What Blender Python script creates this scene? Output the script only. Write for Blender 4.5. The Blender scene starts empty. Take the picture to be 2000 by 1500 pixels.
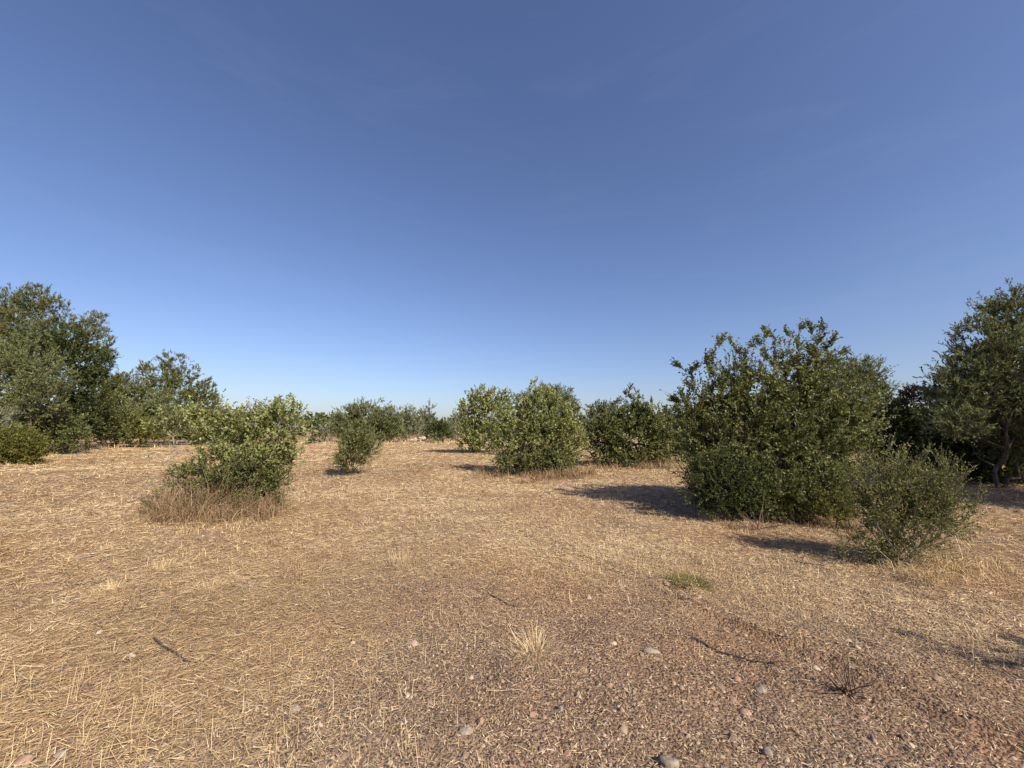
import bpy, math
import numpy as np
from mathutils import Vector

# ------------------------------------------------------------------ camera
scene = bpy.context.scene
CAM_H = 1.60
F_PX = 780.0                      # focal length in pixels of the 2000 px wide photograph
PITCH = math.atan(90.0 / F_PX)    # horizon lies 90 px under the picture's centre
cam_data = bpy.data.cameras.new("camera")
cam_data.sensor_width = 36.0
cam_data.lens = F_PX / 2000.0 * 36.0
cam_data.clip_start = 0.05
cam_data.clip_end = 8000.0
cam = bpy.data.objects.new("camera", cam_data)
scene.collection.objects.link(cam)
cam.location = (0.0, 0.0, CAM_H)
cam.rotation_euler = (math.pi / 2 + PITCH, 0.0, 0.0)
scene.camera = cam

# ------------------------------------------------------------------ sky
SUN_EL = math.radians(37.5)
SUN_AZ = math.atan2(0.65, -0.76)          # clockwise from +Y: over the right shoulder
world = bpy.data.worlds.new("World")
scene.world = world
world.use_nodes = True
wn, wl = world.node_tree.nodes, world.node_tree.links
wn.clear()
w_out = wn.new("ShaderNodeOutputWorld")
w_bg = wn.new("ShaderNodeBackground")
w_sky = wn.new("ShaderNodeTexSky")
w_sky.sky_type = 'NISHITA'
w_sky.sun_disc = False
w_sky.sun_elevation = SUN_EL
w_sky.sun_rotation = SUN_AZ
w_sky.altitude = 100.0
w_sky.air_density = 1.0
w_sky.dust_density = 1.4
w_sky.ozone_density = 4.0
w_bg.inputs["Strength"].default_value = 0.100
w_hs = wn.new("ShaderNodeHueSaturation")
w_hs.inputs["Saturation"].default_value = 1.02
w_hs.inputs["Hue"].default_value = 0.504
wl.new(w_sky.outputs[0], w_hs.inputs["Color"])
# faint streaks of high cirrus
w_tc = wn.new("ShaderNodeTexCoord")
w_mp = wn.new("ShaderNodeMapping")
w_mp.inputs["Scale"].default_value = (1.6, 1.6, 9.0)
w_mp.inputs["Rotation"].default_value = (0.0, math.radians(12), math.radians(20))
w_nz = wn.new("ShaderNodeTexNoise")
w_nz.inputs["Scale"].default_value = 1.6
w_nz.inputs["Detail"].default_value = 7.0
w_nz.inputs["Roughness"].default_value = 0.62
w_nz.inputs["Distortion"].default_value = 0.6
w_rp = wn.new("ShaderNodeMapRange")
w_rp.inputs["From Min"].default_value = 0.52
w_rp.inputs["From Max"].default_value = 0.80
w_rp.inputs["To Max"].default_value = 0.025
w_mx = wn.new("ShaderNodeMix")
w_mx.data_type = 'RGBA'
w_mx.inputs["B"].default_value = (6.0, 6.6, 7.6, 1)
wl.new(w_tc.outputs["Generated"], w_mp.inputs[0])
wl.new(w_mp.outputs[0], w_nz.inputs["Vector"])
wl.new(w_nz.outputs[0], w_rp.inputs["Value"])
wl.new(w_rp.outputs[0], w_mx.inputs["Factor"])
w_wb = wn.new("ShaderNodeMix")           # camera white balance
w_wb.data_type = 'RGBA'
w_wb.blend_type = 'MULTIPLY'
w_wb.inputs["Factor"].default_value = 1.0
w_wb.inputs["B"].default_value = (1.02, 0.955, 1.02, 1)
wl.new(w_hs.outputs[0], w_wb.inputs["A"])
wl.new(w_wb.outputs["Result"], w_mx.inputs["A"])
wl.new(w_mx.outputs["Result"], w_bg.inputs["Color"])
wl.new(w_bg.outputs[0], w_out.inputs["Surface"])

# ------------------------------------------------------------------ sun
sun_data = bpy.data.lights.new("sun", 'SUN')
sun_data.energy = 5.0
sun_data.angle = math.radians(0.53)
sun_data.color = (1.0, 0.91, 0.76)
sun = bpy.data.objects.new("sun", sun_data)
scene.collection.objects.link(sun)
to_sun = Vector((math.sin(SUN_AZ) * math.cos(SUN_EL), math.cos(SUN_AZ) * math.cos(SUN_EL), math.sin(SUN_EL)))
sun.rotation_euler = (-to_sun).to_track_quat('-Z', 'Y').to_euler()
sun.location = to_sun * 50

# ------------------------------------------------------------------ exposure
vs = scene.view_settings
vs.view_transform = 'Standard'
vs.look = 'None'
vs.exposure = 0.55
vs.gamma = 1.0
vs.use_curve_mapping = False
scene.cycles.max_bounces = 6
scene.cycles.transparent_max_bounces = 4

# ------------------------------------------------------------------ helpers
COL = scene.collection
CT, ST = math.cos(PITCH), math.sin(PITCH)


def ray(u, v):
    cx, cy = (u - 1000.0) / F_PX, (750.0 - v) / F_PX
    return np.array([cx, CT - ST * cy, ST + CT * cy])


def gp(u, v):
    """point of the flat ground seen at a place of the photograph"""
    d = ray(u, v)
    t = -CAM_H / d[2]
    return np.array([d[0] * t, d[1] * t, 0.0])


def at(u, v, Y):
    """point at forward distance Y"""
    d = ray(u, v)
    t = Y / d[1]
    return np.array([d[0] * t, Y, CAM_H + d[2] * t])


def hash2(ix, iy, seed):
    h = (ix.astype(np.int64) * 374761393 + iy.astype(np.int64) * 668265263 + seed * 1442695041) & 0xFFFFFFFF
    h = ((h ^ (h >> 13)) * 1274126177) & 0xFFFFFFFF
    h = h ^ (h >> 16)
    return (h & 0xFFFF) / 65535.0


def vnoise(x, y, seed=0):
    x = np.asarray(x, float); y = np.asarray(y, float)
    ix, iy = np.floor(x), np.floor(y)
    fx, fy = x - ix, y - iy
    fx = fx * fx * (3 - 2 * fx); fy = fy * fy * (3 - 2 * fy)
    a = hash2(ix, iy, seed); b = hash2(ix + 1, iy, seed)
    c = hash2(ix, iy + 1, seed); d = hash2(ix + 1, iy + 1, seed)
    return a + (b - a) * fx + (c - a) * fy + (a - b - c + d) * fx * fy


def fbm(x, y, seed=0, octaves=4):
    s = 0.0; amp = 0.5; tot = 0.0
    for i in range(octaves):
        s = s + amp * vnoise(x, y, seed + i * 17)
        tot += amp; amp *= 0.5
        x = x * 2.03; y = y * 2.03
    return s / tot


def seg_dist(x, y, ax, ay, bx, by):
    dx, dy = bx - ax, by - ay
    L = math.hypot(dx, dy)
    t = np.clip(((x - ax) * dx + (y - ay) * dy) / (L * L), 0, 1)
    side = ((x - ax) * dy - (y - ay) * dx) / L
    d = np.hypot(x - ax - t * dx, y - ay - t * dy)
    return d, side, t


TRACKS = [(0.55, 5.9, 2.14, 3.28, 1.0), (2.14, 3.28, 3.3, 1.2, 1.4),
          (-14.2, 15.0, -9.6, 8.6, 0.8)]


def track_mask(x, y):
    m = np.zeros_like(x)
    z = np.zeros_like(x)
    for ax, ay, bx, by, k in TRACKS:
        wob = (fbm(x * 2.5, y * 2.5, 71, 3) - 0.5) * 0.10
        d, side, t = seg_dist(x + wob, y + wob, ax, ay, bx, by)
        g = np.exp(-(d / 0.045) ** 2) * (0.35 + fbm(x * 9, y * 9, 77, 2))
        m = np.maximum(m, k * g)
        z = z - 0.045 * k * g + 0.034 * k * np.exp(-((side - 0.08) / 0.05) ** 2) * (d < 0.4)
    return np.clip(m, 0, 1), z


def ground_z(x, y):
    x = np.asarray(x, float); y = np.asarray(y, float)
    r = np.hypot(x, y)
    z = (fbm(x * 0.16, y * 0.16, 3, 3) - 0.5) * 0.30 * np.clip((r - 1.0) / 8, 0, 1) * np.clip((90 - r) / 40, 0, 1)
    z = z + (fbm(x * 1.3, y * 1.3, 11, 3) - 0.5) * 0.07
    z = z + (fbm(x * 6.0, y * 6.0, 23, 3) - 0.5) * 0.035 * np.clip((14 - r) / 8, 0, 1)
    z = z + (fbm(x * 22.0, y * 22.0, 31, 2) - 0.5) * 0.016 * np.clip((8 - r) / 4, 0, 1)
    _, tz = track_mask(x, y)
    return z + tz


def coverage(x, y):
    """how thickly mown straw lies: thin near the camera and to the right, thick across the field"""
    r = np.hypot(x, y)
    base = np.clip((r - 2.1) / 2.9, 0, 1) * 0.84 - 0.02
    base = base - 0.30 * np.clip((x - 0.3) / 2.5, 0, 1) * np.clip((11 - y) / 5, 0, 1)
    base = base + 0.26 * np.clip((-x - 0.4) / 1.8, 0, 1) * np.clip((8 - y) / 4, 0, 1)
    n = fbm(x * 0.7, y * 0.7, 41, 4)
    c = base + (n - 0.5) * 0.8
    m, _ = track_mask(x, y)
    return np.clip(c - 0.8 * m, 0.04, 1)


def mesh_obj(name, verts, faces, mat, parent=None, rnd=None, smooth=False, attrs=None, loc=None):
    """faces: (n,k) int array, or a list of such arrays"""
    if not isinstance(faces, (list, tuple)):
        faces = [faces]
    faces = [np.asarray(f, np.int32) for f in faces if len(f)]
    me = bpy.data.meshes.new(name)
    nv = len(verts)
    me.vertices.add(nv)
    me.vertices.foreach_set("co", np.asarray(verts, np.float32).ravel())
    tot = np.concatenate([np.full(len(f), f.shape[1], np.int32) for f in faces])
    loops = np.concatenate([f.ravel() for f in faces])
    me.loops.add(len(loops))
    me.loops.foreach_set("vertex_index", loops)
    me.polygons.add(len(tot))
    start = np.concatenate([[0], np.cumsum(tot)[:-1]]).astype(np.int32)
    me.polygons.foreach_set("loop_start", start)
    me.polygons.foreach_set("loop_total", tot)
    if smooth:
        me.polygons.foreach_set("use_smooth", np.ones(len(tot), bool))
    if rnd is not None:
        a = me.attributes.new("rnd", 'FLOAT', 'FACE')
        a.data.foreach_set("value", np.asarray(rnd, np.float32))
    for k, val in (attrs or {}).items():
        a = me.attributes.new(k, 'FLOAT', 'POINT')
        a.data.foreach_set("value", np.asarray(val, np.float32))
    me.update(calc_edges=True)
    me.materials.append(mat)
    o = bpy.data.objects.new(name, me)
    COL.objects.link(o)
    if loc is not None:
        o.location = loc
    if parent is not None:
        o.parent = parent
    return o


def empty(name, loc, label, cat, group=None):
    o = bpy.data.objects.new(name, None)
    o.empty_display_size = 0.2
    o.location = loc
    COL.objects.link(o)
    tag(o, label, cat, group)
    return o


def tag(o, label, cat, group=None, kind=None):
    o["label"] = label
    if cat:
        o["category"] = cat
    if group:
        o["group"] = group
    if kind:
        o["kind"] = kind
    return o


def unit(a):
    return a / np.maximum(np.linalg.norm(a, axis=-1, keepdims=True), 1e-9)


# ------------------------------------------------------------------ materials
def new_mat(name):
    m = bpy.data.materials.new(name)
    m.use_nodes = True
    nt = m.node_tree
    return m, nt.nodes, nt.links, nt.nodes["Principled BSDF"]


def ramp(nodes, stops):
    r = nodes.new("ShaderNodeValToRGB")
    el = r.color_ramp.elements
    while len(el) < len(stops):
        el.new(0.5)
    for e, (p, c) in zip(el, stops):
        e.position = p
        e.color = (*c, 1)
    return r


def leaf_mat(name, dark, mid, light, back=None, transl=0.3, rough=0.58):
    m, n, l, b = new_mat(name)
    at_ = n.new("ShaderNodeAttribute"); at_.attribute_name = "rnd"
    tc = n.new("ShaderNodeTexCoord")
    nz = n.new("ShaderNodeTexNoise"); nz.inputs["Scale"].default_value = 1.7; nz.inputs["Detail"].default_value = 2
    l.new(tc.outputs["Object"], nz.inputs["Vector"])
    mx = n.new("ShaderNodeMath"); mx.operation = 'MULTIPLY_ADD'
    l.new(nz.outputs[0], mx.inputs[0]); mx.inputs[1].default_value = 0.7
    ad = n.new("ShaderNodeMath"); ad.operation = 'MULTIPLY_ADD'
    l.new(at_.outputs["Fac"], ad.inputs[0]); ad.inputs[1].default_value = 0.65; ad.inputs[2].default_value = -0.17
    l.new(ad.outputs[0], mx.inputs[2])
    r = ramp(n, [(0.12, dark), (0.5, mid), (0.88, light)])
    l.new(mx.outputs[0], r.inputs[0])
    col = r.outputs[0]
    if back:
        g = n.new("ShaderNodeNewGeometry")
        mb = n.new("ShaderNodeMix"); mb.data_type = 'RGBA'
        l.new(g.outputs["Backfacing"], mb.inputs["Factor"])
        l.new(col, mb.inputs["A"]); mb.inputs["B"].default_value = (*back, 1)
        col = mb.outputs["Result"]
    l.new(col, b.inputs["Base Color"])
    b.inputs["Roughness"].default_value = rough
    b.inputs["Specular IOR Level"].default_value = 0.18
    t = n.new("ShaderNodeBsdfTranslucent")
    hs = n.new("ShaderNodeHueSaturation"); hs.inputs["Saturation"].default_value = 1.15; hs.inputs["Value"].default_value = 1.3
    l.new(col, hs.inputs["Color"]); l.new(hs.outputs[0], t.inputs["Color"])
    ms = n.new("ShaderNodeMixShader"); ms.inputs[0].default_value = transl
    l.new(b.outputs[0], ms.inputs[1]); l.new(t.outputs[0], ms.inputs[2])
    l.new(ms.outputs[0], n["Material Output"].inputs["Surface"])
    return m


def bark_mat(name, c0, c1):
    m, n, l, b = new_mat(name)
    tc = n.new("ShaderNodeTexCoord")
    nz = n.new("ShaderNodeTexNoise"); nz.inputs["Scale"].default_value = 18; nz.inputs["Detail"].default_value = 5
    mp = n.new("ShaderNodeMapping"); mp.inputs["Scale"].default_value = (1, 1, 0.35)
    l.new(tc.outputs["Object"], mp.inputs[0]); l.new(mp.outputs[0], nz.inputs["Vector"])
    r = ramp(n, [(0.3, c0), (0.7, c1)])
    l.new(nz.outputs[0], r.inputs[0]); l.new(r.outputs[0], b.inputs["Base Color"])
    b.inputs["Roughness"].default_value = 0.9
    b.inputs["Specular IOR Level"].default_value = 0.15
    bp = n.new("ShaderNodeBump"); bp.inputs["Strength"].default_value = 0.6; bp.inputs["Distance"].default_value = 0.01
    l.new(nz.outputs[0], bp.inputs["Height"]); l.new(bp.outputs[0], b.inputs["Normal"])
    return m


def straw_mat(name, stops, transl=0.15):
    m, n, l, b = new_mat(name)
    at_ = n.new("ShaderNodeAttribute"); at_.attribute_name = "rnd"
    r = ramp(n, stops)
    l.new(at_.outputs["Fac"], r.inputs[0]); l.new(r.outputs[0], b.inputs["Base Color"])
    b.inputs["Roughness"].default_value = 0.6
    b.inputs["Specular IOR Level"].default_value = 0.3
    if transl:
        t = n.new("ShaderNodeBsdfTranslucent"); l.new(r.outputs[0], t.inputs["Color"])
        ms = n.new("ShaderNodeMixShader"); ms.inputs[0].default_value = transl
        l.new(b.outputs[0], ms.inputs[1]); l.new(t.outputs[0], ms.inputs[2])
        l.new(ms.outputs[0], n["Material Output"].inputs["Surface"])
    return m


def stone_mat(name, c0, c1, c2):
    m, n, l, b = new_mat(name)
    tc = n.new("ShaderNodeTexCoord")
    nz = n.new("ShaderNodeTexNoise"); nz.inputs["Scale"].default_value = 22; nz.inputs["Detail"].default_value = 8
    l.new(tc.outputs["Object"], nz.inputs["Vector"])
    r = ramp(n, [(0.3, c0), (0.5, c1), (0.72, c2)])
    l.new(nz.outputs[0], r.inputs[0]); l.new(r.outputs[0], b.inputs["Base Color"])
    b.inputs["Roughness"].default_value = 0.9
    b.inputs["Specular IOR Level"].default_value = 0.2
    nb = n.new("ShaderNodeTexNoise"); nb.inputs["Scale"].default_value = 70; nb.inputs["Detail"].default_value = 6
    l.new(tc.outputs["Object"], nb.inputs["Vector"])
    bp = n.new("ShaderNodeBump"); bp.inputs["Strength"].default_value = 0.8; bp.inputs["Distance"].default_value = 0.006
    l.new(nb.outputs[0], bp.inputs["Height"]); l.new(bp.outputs[0], b.inputs["Normal"])
    return m


def ground_mat():
    m, n, l, b = new_mat("dry_soil")
    tc = n.new("ShaderNodeTexCoord")
    cov = n.new("ShaderNodeAttribute"); cov.attribute_name = "cover"

    def noise(scale, detail, rough=0.6):
        z = n.new("ShaderNodeTexNoise"); z.inputs["Scale"].default_value = scale
        z.inputs["Detail"].default_value = detail; z.inputs["Roughness"].default_value = rough
        l.new(tc.outputs["Object"], z.inputs["Vector"])
        return z
    big, mid, fine = noise(0.35, 4), noise(3.0, 5), noise(38.0, 6, 0.7)
    soil = ramp(n, [(0.30, (0.060, 0.044, 0.034)), (0.5, (0.210, 0.144, 0.099)), (0.70, (0.40, 0.275, 0.185))])
    mixn = n.new("ShaderNodeMath"); mixn.operation = 'MULTIPLY_ADD'
    l.new(fine.outputs[0], mixn.inputs[0]); mixn.inputs[1].default_value = 0.75
    m2 = n.new("ShaderNodeMath"); m2.operation = 'MULTIPLY'; l.new(mid.outputs[0], m2.inputs[0]); m2.inputs[1].default_value = 0.28
    l.new(m2.outputs[0], mixn.inputs[2])
    l.new(mixn.outputs[0], soil.inputs[0])
    litter = ramp(n, [(0.30, (0.24, 0.150, 0.080)), (0.5, (0.50, 0.345, 0.185)), (0.70, (0.66, 0.49, 0.28))])
    # straw litter: two stretched wave fields read as lying fibres in the distance
    fib = n.new("ShaderNodeTexNoise"); fib.inputs["Scale"].default_value = 9; fib.inputs["Detail"].default_value = 7; fib.inputs["Roughness"].default_value = 0.75
    mp = n.new("ShaderNodeMapping"); mp.inputs["Scale"].default_value = (0.55, 1.6, 1); mp.inputs["Rotation"].default_value = (0, 0, 0.35)
    l.new(tc.outputs["Object"], mp.inputs[0]); l.new(mp.outputs[0], fib.inputs["Vector"])
    l.new(fib.outputs[0], litter.inputs[0])
    mx = n.new("ShaderNodeMix"); mx.data_type = 'RGBA'
    cr = n.new("ShaderNodeMath"); cr.operation = 'MULTIPLY_ADD'; cr.use_clamp = True
    l.new(fine.outputs[0], cr.inputs[0]); cr.inputs[1].default_value = 0.5
    c2 = n.new("ShaderNodeMath"); c2.operation = 'MULTIPLY_ADD'; l.new(cov.outputs["Fac"], c2.inputs[0]); c2.inputs[1].default_value = 0.75; c2.inputs[2].default_value = -0.38
    l.new(c2.outputs[0], cr.inputs[2])
    l.new(cr.outputs[0], mx.inputs["Factor"])
    l.new(soil.outputs[0], mx.inputs["A"]); l.new(litter.outputs[0], mx.inputs["B"])
    # broad patches of redder earth
    red = n.new("ShaderNodeMix"); red.data_type = 'RGBA'; red.blend_type = 'MULTIPLY'
    rr = ramp(n, [(0.42, (1, 1, 1)), (0.68, (1.0, 0.80, 0.68))])
    l.new(big.outputs[0], rr.inputs[0])
    red.inputs["Factor"].default_value = 1.0
    l.new(mx.outputs["Result"], red.inputs["A"]); l.new(rr.outputs[0], red.inputs["B"])
    l.new(red.outputs["Result"], b.inputs["Base Color"])
    b.inputs["Roughness"].default_value = 0.95
    b.inputs["Specular IOR Level"].default_value = 0.1
    vor = n.new("ShaderNodeTexVoronoi"); vor.inputs["Scale"].default_value = 55
    l.new(tc.outputs["Object"], vor.inputs["Vector"])
    hsum = n.new("ShaderNodeMath"); hsum.operation = 'SUBTRACT'
    l.new(fine.outputs[0], hsum.inputs[0]); l.new(vor.outputs["Distance"], hsum.inputs[1])
    bp = n.new("ShaderNodeBump"); bp.inputs["Strength"].default_value = 1.0; bp.inputs["Distance"].default_value = 0.02
    l.new(hsum.outputs[0], bp.inputs["Height"]); l.new(bp.outputs[0], b.inputs["Normal"])
    return m


M_GROUND = ground_mat()
M_STRAW = straw_mat("dry_straw", [(0.0, (0.17, 0.105, 0.06)), (0.3, (0.36, 0.24, 0.125)), (0.65, (0.62, 0.455, 0.235)), (1.0, (0.84, 0.69, 0.43))])
M_CHAFF = straw_mat("straw_chaff", [(0.0, (0.06, 0.042, 0.032)), (0.4, (0.20, 0.135, 0.085)), (0.7, (0.42, 0.295, 0.175)), (1.0, (0.66, 0.52, 0.34))], 0)
M_TALL = straw_mat("dry_tall_grass", [(0.0, (0.12, 0.072, 0.040)), (0.5, (0.29, 0.19, 0.105)), (1.0, (0.52, 0.38, 0.21))])
M_GRAVEL = straw_mat("gravel_chips", [(0.0, (0.070, 0.054, 0.043)), (0.45, (0.22, 0.158, 0.113)), (0.8, (0.34, 0.232, 0.165)), (1.0, (0.45, 0.36, 0.28))], 0)
M_STONE_RED = stone_mat("reddish_stone", (0.17, 0.10, 0.07), (0.29, 0.185, 0.13), (0.38, 0.26, 0.19))
M_STONE_GREY = stone_mat("grey_stone", (0.13, 0.105, 0.085), (0.235, 0.192, 0.155), (0.33, 0.275, 0.225))
M_STONE_PALE = stone_mat("pale_stone", (0.25, 0.185, 0.13), (0.40, 0.315, 0.23), (0.50, 0.41, 0.31))
M_BARK = bark_mat("grey_bark", (0.12, 0.10, 0.085), (0.34, 0.30, 0.26))
M_BARK_DARK = bark_mat("dark_bark", (0.05, 0.04, 0.032), (0.15, 0.12, 0.095))
M_WOOD = bark_mat("dead_wood", (0.11, 0.07, 0.05), (0.27, 0.18, 0.13))
M_STICK = bark_mat("dark_stick", (0.045, 0.034, 0.028), (0.12, 0.09, 0.07))
M_PEAR = leaf_mat("light_green_leaf", (0.085, 0.098, 0.027), (0.225, 0.242, 0.082), (0.400, 0.410, 0.175), transl=0.25)
M_PEAR_DEEP = leaf_mat("mid_green_leaf", (0.052, 0.063, 0.019), (0.135, 0.149, 0.050), (0.250, 0.258, 0.105), transl=0.22)
M_OLIVE = leaf_mat("olive_leaf", (0.066, 0.080, 0.027), (0.140, 0.158, 0.058), (0.240, 0.255, 0.108), back=(0.185, 0.200, 0.10), transl=0.20)
M_OLIVE_GREY = leaf_mat("grey_olive_leaf", (0.090, 0.100, 0.053), (0.160, 0.170, 0.092), (0.26, 0.262, 0.155), back=(0.23, 0.235, 0.15), transl=0.20)
M_MASTIC = leaf_mat("dark_green_leaf", (0.028, 0.040, 0.012), (0.066, 0.085, 0.026), (0.130, 0.150, 0.052), transl=0.20)
M_YELLOW = leaf_mat("yellow_green_leaf", (0.064, 0.072, 0.016), (0.138, 0.142, 0.033), (0.24, 0.225, 0.068), transl=0.30)
M_PINE = leaf_mat("pine_needle", (0.070, 0.082, 0.026), (0.158, 0.168, 0.056), (0.275, 0.270, 0.105), transl=0.28)
M_SMALL = leaf_mat("dull_green_leaf", (0.056, 0.063, 0.020), (0.135, 0.140, 0.049), (0.250, 0.245, 0.100), transl=0.22)
M_YOUNG = leaf_mat("young_olive_leaf", (0.075, 0.085, 0.030), (0.175, 0.185, 0.072), (0.300, 0.300, 0.135), transl=0.25)
M_BROWN = leaf_mat("reddish_dark_leaf", (0.024, 0.020, 0.014), (0.048, 0.040, 0.027), (0.085, 0.072, 0.045), transl=0.2)
M_TWIG = bark_mat("pale_twig", (0.17, 0.14, 0.115), (0.36, 0.31, 0.255))

# ------------------------------------------------------------------ ground sheet
def build_ground():
    r = [0.0, 0.6, 1.0]
    while r[-1] < 42: r.append(r[-1] * 1.018)
    while r[-1] < 4000: r.append(r[-1] * 1.10)
    r = np.array(r)
    front = np.radians(np.arange(-64, 64.01, 0.5))
    back = np.radians(np.arange(70, 291, 6.0))
    th = np.concatenate([front, back])
    R, T = np.meshgrid(r[1:], th, indexing='ij')
    x, y = R * np.sin(T), R * np.cos(T)
    verts = np.stack([x, y, ground_z(x, y)], -1).reshape(-1, 3)
    nr, nt = R.shape
    i = np.arange(nr - 1)[:, None]; j = np.arange(nt)[None, :]
    a = i * nt + j; b2 = i * nt + (j + 1) % nt; c = (i + 1) * nt + (j + 1) % nt; d = (i + 1) * nt + j
    quads = np.stack([a, d, c, b2], -1).reshape(-1, 4)
    centre = len(verts)
    verts = np.vstack([verts, [[0, 0, float(ground_z(np.array([0.0]), np.array([0.0]))[0])]]])
    jj = np.arange(nt)
    tris = np.stack([np.full(nt, centre), jj, (jj + 1) % nt], -1)
    cov = coverage(verts[:, 0], verts[:, 1])
    o = mesh_obj("ground", verts, [quads, tris], M_GROUND, attrs={"cover": cov}, smooth=True)
    o["kind"] = "structure"
    o["label"] = "dry field of reddish soil under mown straw"
    return o


build_ground()

# ------------------------------------------------------------------ plants
def frame_of(d):
    ref = np.where(np.abs(d[:, 2:3]) > 0.9, np.array([[1.0, 0, 0]]), np.array([[0, 0, 1.0]]))
    s = unit(np.cross(d, ref))
    return s, np.cross(s, d)


def tubes(p0, p1, r0, r1, sides=4):
    d = unit(p1 - p0)
    s, t = frame_of(d)
    n = len(p0)
    ang = np.arange(sides) * 2 * math.pi / sides
    ca, sa = np.cos(ang), np.sin(ang)
    ringdir = s[:, None, :] * ca[None, :, None] + t[:, None, :] * sa[None, :, None]
    v0 = p0[:, None, :] + ringdir * r0[:, None, None]
    v1 = p1[:, None, :] + ringdir * r1[:, None, None]
    verts = np.concatenate([v0, v1], 1).reshape(-1, 3)
    k = np.arange(sides)
    f = np.stack([k, (k + 1) % sides, (k + 1) % sides + sides, k + sides], -1)
    faces = (np.arange(n) * 2 * sides)[:, None, None] + f[None]
    return verts, faces.reshape(-1, 4)


def grow(starts, pts, rng, alpha=0.45, step=0.3, wander=0.12):
    nodes = [np.array(s, float) for s in starts]
    parent = [-1] * len(nodes)
    plen = [0.0] * len(nodes)
    cap = len(pts) * 12 + 200
    N = np.zeros((cap, 3)); L = np.zeros(cap)
    for i, q in enumerate(nodes):
        N[i] = q
    n = len(nodes)
    c0 = np.mean(starts, 0)
    order = np.argsort(np.linalg.norm(pts - c0, axis=1))
    for k in order:
        p = pts[k]
        d = np.linalg.norm(N[:n] - p, axis=1)
        cost = d + alpha * L[:n] + 0.8 * np.maximum(N[:n, 2] - p[2], 0)
        j = int(np.argmin(cost))
        seg = max(1, min(8, int(math.ceil(d[j] / step))))
        a = N[j].copy(); prev = j
        off = rng.normal(0, wander, 3) * d[j]
        for s in range(1, seg + 1):
            if n >= cap:
                break
            t = s / seg
            q = a + (p - a) * t + off * math.sin(math.pi * t)
            if seg > 1:
                q[2] += 0.10 * d[j] * math.sin(math.pi * t) * (0.3 if p[2] < a[2] + 0.1 else -0.6)
            N[n] = q
            L[n] = L[prev] + np.linalg.norm(q - N[prev])
            parent.append(prev)
            prev = n; n += 1
    return N[:n], np.array(parent), L[:n]


def leaf_quads(pos, dirn, up, length, width, fold=0.25):
    """rhombic leaf: base, side, tip, side; folded a little along its rib"""
    s = unit(np.cross(dirn, up))
    nrm = np.cross(s, dirn)
    L = length[:, None]; W = width[:, None]
    mid = pos + dirn * L * 0.48
    v = np.stack([pos, mid + s * W * 0.5 + nrm * W * fold, pos + dirn * L, mid - s * W * 0.5 + nrm * W * fold], 1)
    n = len(pos)
    f = (np.arange(n) * 4)[:, None] + np.array([[0, 1, 2, 3]])
    return v.reshape(-1, 3), f


def needle_tris(pos, dirn, up, length, width):
    sd_ = unit(np.cross(dirn, up)) * (width * 0.5)[:, None]
    v = np.stack([pos - sd_, pos + sd_, pos + dirn * length[:, None]], 1)
    return v.reshape(-1, 3), (np.arange(len(pos)) * 3)[:, None] + np.array([[0, 1, 2]])


SPECIES = {
    # leaf length, width, leaves per shoot, shoot length, cover, material, bark, spread of leaf directions
    "pear":   dict(l=0.060, w=0.034, k=9, sl=0.17, cover=2.3, mat=M_PEAR, bark=M_BARK, spread=0.9, up=0.45),
    "pear2":  dict(l=0.058, w=0.032, k=9, sl=0.17, cover=2.5, mat=M_PEAR_DEEP, bark=M_BARK, spread=0.9, up=0.4),
    "small":  dict(l=0.027, w=0.014, k=12, sl=0.20, cover=2.4, mat=M_PEAR_DEEP, bark=M_BARK, spread=0.8, up=0.6),
    "olive":  dict(l=0.070, w=0.020, k=12, sl=0.22, cover=3.0, mat=M_OLIVE, bark=M_BARK_DARK, spread=0.7, up=0.35),
    "grey":   dict(l=0.065, w=0.020, k=11, sl=0.24, cover=2.6, mat=M_OLIVE_GREY, bark=M_BARK, spread=0.7, up=0.5),
    "mastic": dict(l=0.034, w=0.016, k=10, sl=0.14, cover=3.0, mat=M_MASTIC, bark=M_BARK_DARK, spread=0.9, up=0.3),
    "yellow": dict(l=0.036, w=0.014, k=11, sl=0.15, cover=2.9, mat=M_YELLOW, bark=M_BARK_DARK, spread=0.8, up=0.3),
    "pine":   dict(l=0.10, w=0.010, k=16, sl=0.16, cover=3.2, mat=M_PINE, bark=M_BARK, spread=0.75, up=0.55),
    "brown":  dict(l=0.05, w=0.020, k=9, sl=0.16, cover=2.2, mat=M_BROWN, bark=M_BARK_DARK, spread=0.9, up=0.3),
}


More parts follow.
